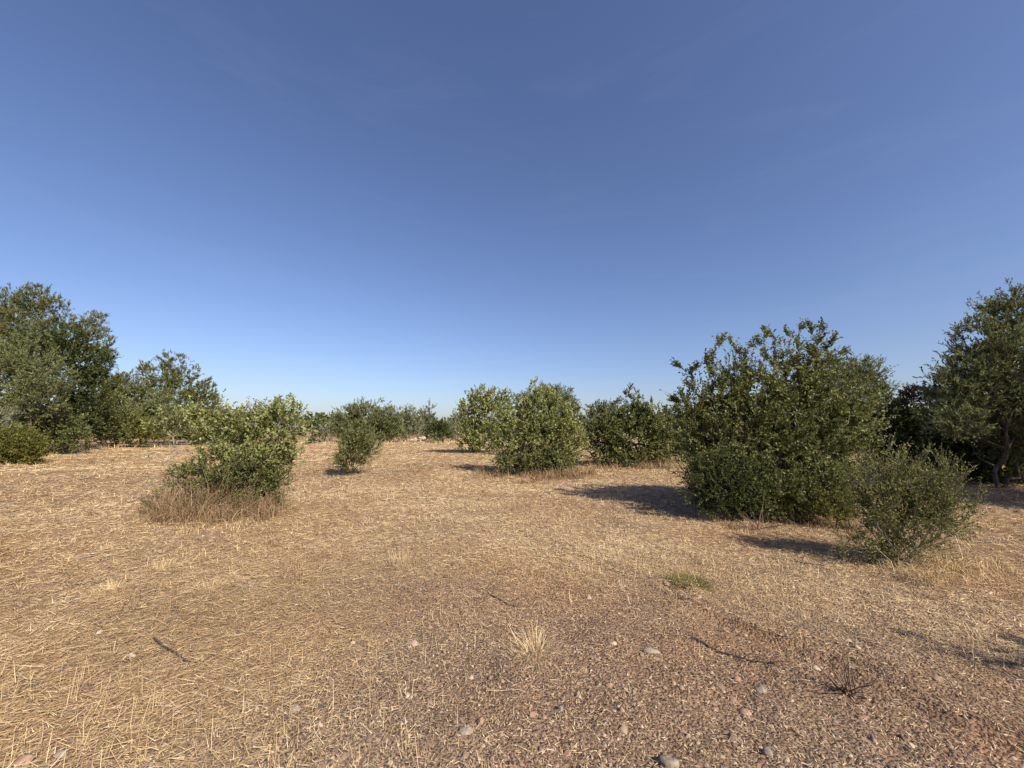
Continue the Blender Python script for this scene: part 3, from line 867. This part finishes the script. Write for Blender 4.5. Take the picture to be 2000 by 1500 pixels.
plant("olive_tree", "tall olive outside the right picture edge shading the dark thicket", "tree", 12.0, (20.5, 10.5, 0),
      [(20.2, 10.2, 6.0, 2.8, 2.8, 2.0), (21.6, 9.0, 5.0, 2.4, 2.4, 2.0), (19.0, 11.2, 4.2, 2.2, 2.0, 1.9), (19.5, 9.0, 3.4, 2.4, 2.2, 1.9), (22.5, 11.0, 4.6, 2.4, 2.4, 2.2)], "olive", 63, G_RIGHT, trunk_h=1.6, npts=260, px=False, max_leaves=30000, leaf_scale=1.8)

# ------------------------------------------------------------------ far wood behind everything
def far_wood():
    rng = np.random.default_rng(90)
    n = 16000
    th = np.radians(rng.uniform(-62, 62, n))
    r = rng.uniform(95, 150, n)
    x, y = r * np.sin(th), r * np.cos(th)
    h = 2.2 + 3.2 * fbm(th * 22, th * 0 + 3, 5, 4) + 2.5 * np.clip(np.abs(np.degrees(th)) / 40, 0, 1)
    z = h * rng.random(n) ** 0.7
    p = np.stack([x, y, z], -1)
    d = unit(rng.normal(size=(n, 3)) + [0, 0, 0.5])
    v, f = leaf_quads(p, d, unit(rng.normal(size=(n, 3))), rng.uniform(0.7, 1.5, n), rng.uniform(0.5, 0.9, n))
    o = mesh_obj("distant_wood", v, f, M_MASTIC, rnd=rng.random(n))
    tag(o, "far off dark green wood showing low between the nearer trees", "wood", kind="stuff")


far_wood()

# ------------------------------------------------------------------ straw, stubble, gravel
def blades(pos, yaw, length, width, tilt, rng, tri=False):
    """lying or leaning straw as one bent strip of two quads"""
    n = len(pos)
    d = np.stack([np.cos(yaw) * np.cos(tilt), np.sin(yaw) * np.cos(tilt), np.sin(tilt)], -1)
    side = np.stack([-np.sin(yaw), np.cos(yaw), rng.normal(0, 0.35, n)], -1)
    side = unit(side)
    W = (width * (0.62 if tri else 0.5))[:, None]
    tip = pos + d * length[:, None]
    if tri:
        v = np.stack([pos + side * W, pos - side * W, tip], 1)
        return v.reshape(-1, 3), (np.arange(n) * 3)[:, None] + np.array([[0, 1, 2]])
    v = np.stack([pos + side * W, pos - side * W, tip - side * W * 0.35, tip + side * W * 0.35], 1)
    f = (np.arange(n) * 4)[:, None] + np.array([[0, 1, 2, 3]])
    return v.reshape(-1, 3), f


def straw_layer(name, label, n, r0, r1, power, mat, lmin, lmax, wid, tiltsd, seed, covmin, lift):
    rng = np.random.default_rng(seed)
    u = rng.random(n)
    if power == 0:
        r = r0 * (r1 / r0) ** u
    else:
        r = (r0 ** power + u * (r1 ** power - r0 ** power)) ** (1 / power)
    th = np.radians(rng.uniform(-60, 60, n))
    x, y = r * np.sin(th), r * np.cos(th)
    c = coverage(x, y)
    keep = rng.random(n) < covmin + (1 - covmin) * c
    x, y, r = x[keep], y[keep], r[keep]
    n = len(x)
    flow = fbm(x * 0.35, y * 0.35, 55, 3) * 6.0
    yaw = flow + rng.normal(0, 1.15, n) + math.pi * (rng.random(n) < 0.5)
    c = coverage(x, y)
    leftness = np.clip(0.45 - x * 0.35, 0, 1)
    L = np.maximum(rng.uniform(lmin, lmax, n) * rng.uniform(0.4, 1.0, n) * (0.28 + 0.42 * c + 0.3 * leftness), 0.011 * r)
    W = np.maximum(wid * rng.uniform(0.6, 1.4, n), 0.00085 * r)
    tilt = np.abs(rng.normal(0, tiltsd, n))
    z = ground_z(x, y) + rng.random(n) ** 2 * lift
    v, f = blades(np.stack([x, y, z], -1), yaw, L, W, tilt, rng, tri=True)
    rnd = np.clip(0.38 + 0.50 * fbm(x * 0.5, y * 0.5, 63, 3) + rng.normal(0, 0.2, n), 0, 1)
    o = mesh_obj(name, v, f, mat, rnd=rnd)
    tag(o, label, "straw", kind="stuff")
    return o


straw_layer("mown_straw", "pale mown straw lying all over the field", 380000, 1.3, 58, -0.05, M_STRAW, 0.05, 0.21, 0.0025, 0.11, 101, 0.05, 0.030)
straw_layer("straw_chaff", "short broken chaff mixed with the soil", 230000, 1.3, 20, -0.1, M_CHAFF, 0.012, 0.065, 0.0029, 0.28, 102, 0.32, 0.012)


def stubble():
    rng = np.random.default_rng(103)
    P, Yw, Ln, Wd, Tl = [], [], [], [], []
    # clumps of short standing blades
    ncl = 3400
    r = 1.5 * (50 / 1.5) ** rng.random(ncl)
    th = np.radians(rng.uniform(-60, 60, ncl))
    cx, cy = r * np.sin(th), r * np.cos(th)
    c = coverage(cx, cy)
    keep = (rng.random(ncl) < c) & (fbm(cx * 0.8, cy * 0.8, 88, 3) > 0.46)
    cx, cy, r = cx[keep], cy[keep], r[keep]
    k = 12
    x = (cx[:, None] + rng.normal(0, 0.05, (len(cx), k)) * (1 + r[:, None] * 0.05)).ravel()
    y = (cy[:, None] + rng.normal(0, 0.05, (len(cx), k)) * (1 + r[:, None] * 0.05)).ravel()
    rr = np.repeat(r, k)
    n = len(x)
    tilt = np.clip(rng.normal(0.95, 0.35, n), 0.15, 1.5)
    L = rng.uniform(0.04, 0.12, n)
    W = np.maximum(0.0028, 0.0008 * rr)
    # taller upright stalks in the near left corner
    m = 1500
    x2 = rng.uniform(-3.4, 0.1, m); y2 = rng.uniform(1.5, 3.2, m)
    kk = (fbm(x2 * 1.3, y2 * 1.3, 97, 3) > 0.44) & (rng.random(m) < np.clip(-x2 / 1.6 + 0.3, 0.15, 1))
    x2, y2 = x2[kk], y2[kk]
    m = len(x2)
    x = np.concatenate([x, x2]); y = np.concatenate([y, y2])
    tilt = np.concatenate([tilt, np.clip(rng.normal(1.25, 0.22, m), 0.4, 1.55)])
    L = np.concatenate([L, rng.uniform(0.06, 0.17, m)])
    W = np.concatenate([W, np.full(m, 0.0028)])
    n = len(x)
    v, f = blades(np.stack([x, y, ground_z(x, y) - 0.004], -1), rng.uniform(0, 2 * math.pi, n), L, W, tilt, rng)
    o = mesh_obj("grass_stubble", v, f, M_STRAW, rnd=np.clip(rng.normal(0.62, 0.22, n), 0, 1))
    tag(o, "short dry grass stubble standing in the straw", "dry grass", kind="stuff")


stubble()


def gravel():
    rng = np.random.default_rng(104)
    n = 48000
    r = 1.3 * (9 / 1.3) ** rng.random(n)
    th = np.radians(rng.uniform(-60, 60, n))
    x, y = r * np.sin(th), r * np.cos(th)
    c = coverage(x, y)
    keep = rng.random(n) < np.clip(1.2 - 1.3 * c, 0.05, 1)
    x, y = x[keep], y[keep]
    n = len(x)
    s = 0.0032 + 0.0090 * rng.random(n) ** 3 + 0.018 * (rng.random(n) < 0.02) * rng.random(n)
    octa = np.array([[1, 0, 0], [0, 1, 0], [-1, 0, 0], [0, -1, 0], [0, 0, 1.0]])
    v = octa[None] * s[:, None, None] * rng.uniform(0.6, 1.35, (n, 5, 1)) * np.array([1.2, 1.0, 0.55])
    v = v + rng.normal(0, 0.22, (n, 5, 3)) * s[:, None, None]
    a = rng.uniform(0, 2 * math.pi, n)
    ca, sa = np.cos(a)[:, None], np.sin(a)[:, None]
    vx = v[..., 0] * ca - v[..., 1] * sa; vy = v[..., 0] * sa + v[..., 1] * ca
    v = np.stack([vx + x[:, None], vy + y[:, None], v[..., 2] + (ground_z(x, y) + s * 0.3)[:, None]], -1)
    v[:, :4, 2] -= (s * 0.35)[:, None]
    v[:, 4, 2] += s * 0.25
    tri = np.array([[0, 1, 4], [1, 2, 4], [2, 3, 4], [3, 0, 4]])
    f = (np.arange(n) * 5)[:, None, None] + tri[None]
    o = mesh_obj("gravel", v.reshape(-1, 3), f.reshape(-1, 3), M_GRAVEL, rnd=np.repeat(rng.random(n), 4))
    tag(o, "small reddish brown gravel strewn over the bare soil", "gravel", kind="stuff")


gravel()

# ------------------------------------------------------------------ tall dry grass at the foot of the bushes
def tall_grass(name, label, Y, spots, n, hmin, hmax, seed, wid=0.0035, mat=None, droop=0.5):
    """spots: (u, ru_px, dy) bands of tufts round a bush foot; blades of three bent segments"""
    rng = np.random.default_rng(seed)
    sp = np.array(spots, float)
    nc = max(12, n // 45)
    qc = rng.integers(0, len(spots), nc)
    uc = sp[qc, 0] + rng.normal(0, 0.6, nc) * sp[qc, 1]
    yc = Y + sp[qc, 2] + rng.normal(0, 0.32, nc) * (Y / 9)
    q = rng.choice(nc, n, p=(lambda a: a / a.sum())(rng.random(nc) ** 1.5 + 0.05))
    sdc = rng.uniform(0.05, 0.16, nc)[q] * max(1.0, Y / 9)
    yy = yc[q] + rng.normal(0, 1, n) * sdc
    x = (uc[q] - 1000) / F_PX * yc[q] + rng.normal(0, 1, n) * sdc
    tall = rng.uniform(0.45, 1.1, nc)[q]
    z = ground_z(x, yy) - 0.01
    clump = fbm(x * 3.1, yy * 3.1, seed, 3)
    h = (hmin + (hmax - hmin) * np.clip((clump - 0.25) * 1.9, 0, 1) * rng.uniform(0.4, 1, n)) * rng.uniform(0.5, 1.1, n) * tall
    yaw = rng.uniform(0, 2 * math.pi, n)
    lean = np.abs(rng.normal(0.4, 0.4, n))
    bend = np.abs(rng.normal(droop, 0.35, n))
    hd = np.stack([np.cos(yaw), np.sin(yaw), 0 * yaw], -1)
    side = np.stack([-np.sin(yaw), np.cos(yaw), 0 * yaw], -1)
    side = unit(side + rng.normal(0, 0.4, (n, 3)))
    P = [np.stack([x, yy, z], -1)]
    for i in range(3):
        a = lean + bend * i
        P.append(P[-1] + (hd * np.sin(a)[:, None] + np.array([0, 0, 1.0]) * np.cos(a)[:, None]) * (h / 3)[:, None])
    W = max(wid, 0.0009 * Y)
    ws = [1.0, 0.85, 0.6, 0.2]
    V = []
    for p, w in zip(P, ws):
        V += [p + side * W * 0.5 * w, p - side * W * 0.5 * w]
    V = np.stack(V, 1)
    f0 = np.array([[0, 1, 3, 2], [2, 3, 5, 4], [4, 5, 7, 6]])
    f = ((np.arange(n) * 8)[:, None, None] + f0[None]).reshape(-1, 4)
    o = mesh_obj(name, V.reshape(-1, 3), f, mat or M_TALL, rnd=np.repeat(np.clip(rng.normal(0.5, 0.25, n), 0, 1), 3))
    tag(o, label, "dry grass", kind="stuff")
    return o


tall_grass("tall_dry_grass", "tall brown dry grass round the foot of the spreading left bush", 7.6,
           [(430, 60, -0.1), (375, 36, 0.1), (490, 50, 0.1), (425, 60, 0.3), (350, 24, 0.3), (400, 50, -0.2), (515, 30, 0.3), (450, 60, 0.5)], 7000, 0.35, 1.6, 111, droop=0.55)
tall_grass("trampled_grass", "flattened dry grass heaped in front of the spreading left bush", 7.1,
           [(430, 100, 0.0), (340, 60, 0.2), (510, 60, 0.1), (480, 60, -0.1), (380, 80, -0.3)], 1800, 0.10, 0.40, 118, mat=M_STRAW, droop=1.1)
tall_grass("dry_grass_clump", "brown dry grass under the broad middle bush", 14.7,
           [(1040, 80, -0.3), (980, 40, 0.0), (1100, 50, -0.2), (1130, 20, 0.3), (1040, 110, 0.0)], 3200, 0.25, 0.85, 112)
tall_grass("dry_grass_clump", "dry grass under the right middle bush", 17.9,
           [(1250, 70, -0.2), (1175, 30, 0), (1290, 40, 0), (1155, 24, 0.6)], 2600, 0.3, 0.95, 113)
tall_grass("dry_grass_clump", "dry grass at the foot of the tallest bush", 7.1,
           [(1440, 60, -0.1), (1520, 90, -0.1), (1610, 60, 0.0), (1650, 30, 0)], 1500, 0.12, 0.42, 114)
tall_grass("dry_grass_clump", "straw coloured grass heaped at the foot of the small front bush", 4.95,
           [(1800, 50, -0.15), (1760, 50, -0.2), (1840, 40, 0.0), (1790, 40, 0.0)], 2200, 0.2, 0.75, 115, wid=0.0026, mat=M_STRAW, droop=0.8)
tall_grass("dry_grass_fringe", "dry grass fringe along the far edge of the field", 49,
           [(640, 60, 0), (720, 90, 1), (800, 70, 1), (870, 40, 0), (600, 60, 0), (330, 90, -8), (210, 60, -14)], 2600, 0.4, 1.0, 116, mat=M_STRAW)
tall_grass("dry_grass_fringe", "dry grass fringe in front of the left wood edge", 24,
           [(110, 40, 2), (80, 30, -3), (160, 40, 6), (200, 40, 9), (30, 60, -5.2)], 1500, 0.2, 0.55, 117, mat=M_STRAW)

# ------------------------------------------------------------------ single tufts
def tuft(name, label, u, v, n, h, spread, seed, mat, cat="dry grass", group=None, wid=0.0026, lean=0.5):
    rng = np.random.default_rng(seed)
    p = gp(u, v)
    p[2] = float(ground_z(p[:1], p[1:2])[0])
    a = rng.uniform(0, 2 * math.pi, n); rad = spread * np.sqrt(rng.random(n)) * 0.35
    bx, by = rad * np.cos(a), rad * np.sin(a)
    bz = ground_z(p[0] + bx, p[1] + by) - p[2] - 0.005
    hd = np.stack([np.cos(a), np.sin(a), 0 * a], -1) + rng.normal(0, 0.3, (n, 3)) * [1, 1, 0]
    hd = unit(hd)
    side = unit(np.stack([-hd[:, 1], hd[:, 0], 0 * a], -1) + rng.normal(0, 0.3, (n, 3)))
    le = np.abs(rng.normal(lean, 0.3, n)); bend = np.abs(rng.normal(0.35, 0.25, n))
    L = h * rng.uniform(0.5, 1.15, n)
    P = [np.stack([bx, by, bz], -1)]
    for i in range(3):
        ang = le + bend * i
        P.append(P[-1] + (hd * np.sin(ang)[:, None] + np.array([0, 0, 1.0]) * np.cos(ang)[:, None]) * (L / 3)[:, None])
    V = []
    for q, w in zip(P, [1, .9, .6, .15]):
        V += [q + side * wid * .5 * w, q - side * wid * .5 * w]
    V = np.stack(V, 1)
    f0 = np.array([[0, 1, 3, 2], [2, 3, 5, 4], [4, 5, 7, 6]])
    f = ((np.arange(n) * 8)[:, None, None] + f0[None]).reshape(-1, 4)
    o = mesh_obj(name, V.reshape(-1, 3), f, mat, rnd=np.repeat(np.clip(rng.normal(0.6, 0.2, n), 0, 1), 3), loc=tuple(p))
    tag(o, label, cat, group)
    return o


G_TUFT = "dry grass tufts in the straw"
tuft("dry_grass_tuft", "large bleached grass tuft in the middle of the near ground", 1045, 1282, 260, 0.20, 0.42, 121, M_STRAW, group=G_TUFT, lean=0.7)
tuft("dry_grass_tuft", "bleached tuft left of the stick, in the left foreground straw", 218, 1165, 150, 0.17, 0.40, 122, M_STRAW, group=G_TUFT)
tuft("dry_grass_tuft", "pale tuft right of the bleached left foreground tuft", 408, 1155, 110, 0.15, 0.40, 123, M_STRAW, group=G_TUFT)
tuft("dry_grass_tuft", "pale tuft in front of the spreading left bush", 312, 1120, 110, 0.15, 0.40, 124, M_STRAW, group=G_TUFT)
tuft("dry_grass_tuft", "loose tuft in mid field with a dark stain at its left", 785, 1105, 170, 0.20, 0.55, 125, M_STRAW, group=G_TUFT)
tuft("dry_grass_tuft", "brownish tuft with stiff stalks in mid field", 812, 1035, 120, 0.26, 0.5, 126, M_TALL, group=G_TUFT)
tuft("dry_grass_tuft", "ochre tuft out in the field left of the tallest bush's shadow", 1010, 995, 140, 0.25, 0.7, 127, M_TALL, group=G_TUFT)
tuft("green_plant", "low green plant creeping in the bare ground at the right", 1345, 1140, 420, 0.12, 0.55, 128, M_YELLOW, cat="plant", wid=0.005, lean=0.7)

# ------------------------------------------------------------------ sticks and twigs
def poly_tube(pts, radii, sides=6):
    pts = np.array(pts, float); radii = np.array(radii, float)
    return tubes(pts[:-1], pts[1:], radii[:-1], radii[1:], sides)


def stick(name, label, pix, r, seed, lift=0.0, side_twigs=0, mat=None, cat="stick", group=None):
    rng = np.random.default_rng(seed)
    P = []
    for (u, v) in pix:
        p = gp(u, v); P.append(p)
    P = np.array(P)
    fine = []
    for a, b in zip(P[:-1], P[1:]):
        for t in np.linspace(0, 1, 7)[:-1]:
            fine.append(a + (b - a) * t)
    fine.append(P[-1]); fine = np.array(fine)
    fine[:, :2] += rng.normal(0, r * 0.22, (len(fine), 2))
    fine[:, 2] = ground_z(fine[:, 0], fine[:, 1]) + r * 1.2 + lift
    fine[1:-1, 2] = (fine[:-2, 2] + fine[1:-1, 2] + fine[2:, 2]) / 3 + r * 0.6
    org = fine[0].copy()
    rad = r * np.linspace(1.0, 0.55, len(fine)) * rng.uniform(0.85, 1.15, len(fine))
    v, f = poly_tube(fine - org, rad)
    vs_, fs_ = [v], [f]; off = len(v)
    for i in range(side_twigs):
        j = rng.integers(0, len(fine) - 1)
        b = fine[j] - org
        d = unit(np.array([rng.normal(), rng.normal(), abs(rng.normal(0.15, 0.3))]))
        L = rng.uniform(0.08, 0.25)
        c = b + d * L * 0.5 + rng.normal(0, 0.01, 3); e_ = b + d * L + rng.normal(0, 0.02, 3)
        v2, f2 = poly_tube([b, c, e_], [r * .4, r * .3, r * .12], 4)
        vs_.append(v2); fs_.append(f2 + off); off += len(v2)
    o = mesh_obj(name, np.vstack(vs_), np.vstack(fs_), mat or M_STICK, loc=tuple(org), smooth=True)
    tag(o, label, cat, group)
    return o


stick("fallen_stick", "short dark stick lying in the left foreground straw", [(300, 1249), (322, 1266), (346, 1278), (372, 1292)], 0.0065, 131, lift=0.016)
stick("fallen_branch", "long thin dark branch lying on bare ground at the right", [(1345, 1243), (1400, 1268), (1462, 1290), (1518, 1296)], 0.007, 132, side_twigs=5)
stick("fallen_twig", "bunch of dry twigs at the thick end of the long branch", [(1300, 1238), (1325, 1243), (1352, 1246)], 0.005, 133, side_twigs=12, mat=M_WOOD)
stick("straw_stalk", "pale thick stalk lying in the middle foreground", [(950, 1354), (985, 1353), (1026, 1353)], 0.005, 134, mat=M_TWIG, cat="stalk")
stick("straw_stalk", "pale stalk lying before the small front bush", [(1782, 1132), (1812, 1133), (1842, 1134)], 0.006, 135, mat=M_TWIG, cat="stalk")
stick("fallen_twig", "pale curved stalk in the left mid ground straw", [(140, 1096), (170, 1091), (200, 1086)], 0.008, 136, mat=M_TWIG, cat="stalk")
stick("fallen_twig", "thin dark twig lying near the centre of the field", [(955, 1165), (985, 1178), (1010, 1186)], 0.006, 137, side_twigs=4)


def twig_clump(name, label, u, v, n, hmin, hmax, seed, mat, cat="twigs", lean=0.6, r=0.004):
    rng = np.random.default_rng(seed)
    p = gp(u, v); p[2] = float(ground_z(p[:1], p[1:2])[0]) - 0.01
    root = empty(name, tuple(p), label, cat)
    for i in range(n):
        yaw = rng.uniform(0, 2 * math.pi); le = abs(rng.normal(lean, 0.4)); L = rng.uniform(hmin, hmax)
        d = np.array([math.cos(yaw) * math.sin(le), math.sin(yaw) * math.sin(le), math.cos(le)])
        b = np.array([rng.normal(0, 0.02), rng.normal(0, 0.02), 0])
        P = [b, b + d * L * .35 + rng.normal(0, .008, 3), b + d * L * .7 + rng.normal(0, .012, 3), b + d * L + rng.normal(0, .012, 3)]
        P = np.array(P); P[:, 2] = np.maximum(P[:, 2], 0.0)
        vv, ff = poly_tube(P, [r, r * .85, r * .7, r * .4], 5)
        mesh_obj("twig", vv, ff, mat, root, smooth=True)
    return root


twig_clump("twig_clump", "stiff dead reddish twigs standing in a cluster in the right foreground", 1655, 1345, 20, 0.12, 0.36, 141, M_WOOD, lean=0.8, r=0.0052)
twig_clump("dead_branch_clump", "bare brown dead branches leaning out from the foot of the tallest bush", 1478, 1028, 10, 0.35, 0.85, 142, M_WOOD, cat="branches", lean=1.15, r=0.006)

# ------------------------------------------------------------------ stones
def stone(name, label, u, v, wpx, hpx, seed, mat, group="stones lying on the bare ground", sink=0.42, p=None, size=None):
    rng = np.random.default_rng(seed)
    if p is None:
        p = gp(u, v)
    dist = p[1]
    sx, sz = (wpx * dist / F_PX * 0.42, hpx * dist / F_PX * 0.45) if size is None else size
    p[2] = float(ground_z(p[:1], p[1:2])[0])
    # rough convex block: directions on a sphere pushed in by random cutting planes
    nlat, nlon = 9, 14
    V = [[0, 0, 1.0]]
    for i in range(1, nlat):
        a = math.pi * i / nlat
        for j in range(nlon):
            b = 2 * math.pi * (j + 0.5 * (i % 2)) / nlon
            V.append([math.sin(a) * math.cos(b), math.sin(a) * math.sin(b), math.cos(a)])
    V.append([0, 0, -1.0])
    V = np.array(V)
    planes = unit(rng.normal(size=(11, 3))); offs = rng.uniform(0.42, 0.9, 11)
    rad = np.ones(len(V)) * 1.05
    for q, o_ in zip(planes, offs):
        c = V @ q
        rad = np.where(c > 0.05, np.minimum(rad, o_ / np.maximum(c, 0.05)), rad)
    V = V * rad[:, None] + rng.normal(0, 0.035, V.shape)
    V = V * np.array([sx, sx * rng.uniform(0.55, 1.0), sz])
    tl = rng.normal(0, 0.35)
    V = np.stack([V[:, 0], V[:, 1] * math.cos(tl) - V[:, 2] * math.sin(tl), V[:, 1] * math.sin(tl) + V[:, 2] * math.cos(tl)], -1)
    a = rng.uniform(0, 2 * math.pi)
    V[:, 2] += sz * (1 - 2 * sink) * 0.8
    T = []; Q = []
    for j in range(nlon):
        T.append([0, 1 + j, 1 + (j + 1) % nlon])
        T.append([len(V) - 1, 1 + (nlat - 2) * nlon + (j + 1) % nlon, 1 + (nlat - 2) * nlon + j])
    for i in range(nlat - 2):
        for j in range(nlon):
            Q.append([1 + i * nlon + j, 1 + (i + 1) * nlon + j, 1 + (i + 1) * nlon + (j + 1) % nlon, 1 + i * nlon + (j + 1) % nlon])
    o = mesh_obj(name, V, [np.array(Q), np.array(T)], mat, loc=tuple(p))
    tag(o, label, "stone", group)
    return o


STONES = [
    (910, 1432, 36, 24, M_STONE_GREY, "flat grey stone beside a reddish one in the middle foreground"),
    (938, 1412, 22, 18, M_STONE_RED, "pitted reddish stone touching the flat grey stone"),
    (1095, 1386, 22, 14, M_STONE_GREY, "smooth grey pebble right of the pale foreground stalk"),
    (1190, 1338, 18, 20, M_STONE_RED, "upright rusty stone right of the large bleached tuft"),
    (1305, 1490, 44, 34, M_STONE_GREY, "dark stone cut by the bottom picture edge"),
    (1270, 1272, 46, 15, M_STONE_GREY, "flat pale stone left of the long thin branch"),
    (868, 1275, 10, 16, M_STONE_RED, "small upright red stone left of the large bleached tuft"),
    (1198, 1262, 22, 14, M_STONE_PALE, "pale pebble between the large tuft and the flat pale stone"),
    (1440, 1322, 22, 14, M_STONE_RED, "reddish stone below the middle of the long branch"),
    (1456, 1384, 28, 14, M_STONE_RED, "flat pinkish stone left of the dead twig cluster"),
    (1485, 1342, 40, 10, M_STONE_GREY, "long thin grey stone left of the dead twig cluster"),
    (1500, 1474, 24, 24, M_STONE_GREY, "angular grey stone near the bottom edge at the right"),
    (1705, 1440, 20, 18, M_STONE_GREY, "rounded grey stone below the dead twig cluster"),
    (1780, 1452, 16, 12, M_STONE_PALE, "small whitish stone right of the rounded grey stone"),
    (1685, 1398, 20, 10, M_STONE_RED, "pink flat stone just under the dead twig cluster"),
    (1930, 1155, 18, 12, M_STONE_PALE, "pale stone right of the small front bush"),
    (1675, 1261, 16, 10, M_STONE_PALE, "yellowish white stone above the dead twig cluster"),
    (1595, 1300, 22, 12, M_STONE_PALE, "cream stone between long branch and dead twigs"),
    (256, 1278, 22, 12, M_STONE_PALE, "cream stone left of the dark stick"),
    (192, 1238, 22, 12, M_STONE_PALE, "pale stone left of the cream stone by the stick"),
    (92, 1300, 18, 9, M_STONE_RED, "pinkish flat stone at the left of the foreground"),
    (330, 1374, 24, 14, M_STONE_RED, "orange stone in the standing stubble at lower left"),
    (427, 1373, 14, 10, M_STONE_RED, "small orange stone right of the orange stubble stone"),
    (395, 1052, 14, 7, M_STONE_PALE, "white stone in front of the spreading left bush"),
    (370, 1175, 16, 9, M_STONE_PALE, "whitish stone between the two pale left tufts"),
    (575, 1385, 26, 16, M_STONE_GREY, "grey stone half buried at the edge of the stubble"),
    (712, 1142, 12, 8, M_STONE_PALE, "small white stone in the centre left of the field"),
    (50, 1480, 50, 24, M_STONE_RED, "large brownish stone in the bottom left corner"),
    (120, 1470, 40, 20, M_STONE_GREY, "grey stone beside the brownish corner stone"),
    (690, 1255, 16, 10, M_STONE_PALE, "pale pebble on the reddish bare patch left of centre"),
    (795, 1360, 16, 12, M_STONE_PALE, "pale rounded pebble left of the flat grey stone"),
    (1040, 1400, 18, 12, M_STONE_RED, "reddish pebble below the pale foreground stalk"),
    (1110, 1470, 24, 16, M_STONE_RED, "brownish stone near the bottom edge right of centre"),
    (1180, 1455, 18, 18, M_STONE_GREY, "angular grey pebble near the bottom edge right of centre"),
    (815, 1480, 16, 14, M_STONE_RED, "small red stone near the bottom edge left of centre"),
]
for i, (u, v, w, h, m, lab) in enumerate(STONES):
    stone("stone", lab, u, v, w, h, 200 + i, m)

# heap of pale stones at the far field edge and rubble in the sun beyond the right olive
rng_h = np.random.default_rng(300)
heap = empty("stone_heap", tuple(gp(822, 864.5)), "heap of pale stones at the far edge of the field", "stones")
hp = np.array(heap.location)
for i in range(14):
    s = rng_h.uniform(0.15, 0.4)
    p = hp + np.array([rng_h.normal(0, 0.9), rng_h.normal(0, 0.5), 0])
    o = stone("stone_piece", "x", 0, 0, 0, 0, 310 + i, M_STONE_PALE, p=p, size=(s, s * 0.75), sink=0.2)
    for key in ("label", "category", "group"):
        del o[key]
    o.location = Vector(o.location) - Vector(hp) + Vector((0, 0, max(0, 0.5 - abs(p[0] - hp[0]) * 0.4)))
    o.parent = heap


def dry_weeds():
    """brown stiff weed stems scattered singly through the straw"""
    rng = np.random.default_rng(401)
    nc = 150
    r = 4.0 * (34 / 4.0) ** rng.random(nc)
    th = np.radians(rng.uniform(-52, 50, nc))
    k = 22
    cx, cy = np.repeat(r * np.sin(th), k), np.repeat(r * np.cos(th), k)
    rr = np.repeat(r, k)
    n = len(cx)
    x = cx + rng.normal(0, 0.07, n); y = cy + rng.normal(0, 0.07, n)
    L = rng.uniform(0.08, 0.34, n) * np.repeat(rng.uniform(0.5, 1.1, nc), k)
    v, f = blades(np.stack([x, y, ground_z(x, y) - 0.005], -1), rng.uniform(0, 2 * math.pi, n), L, np.maximum(0.003, 0.0007 * rr), np.clip(rng.normal(0.8, 0.45, n), 0.05, 1.5), rng)
    o = mesh_obj("dry_weeds", v, f, M_TALL, rnd=np.clip(rng.normal(0.35, 0.25, n), 0, 1))
    tag(o, "sparse brown dry weed stems scattered over the field", "dry weeds", kind="stuff")


dry_weeds()
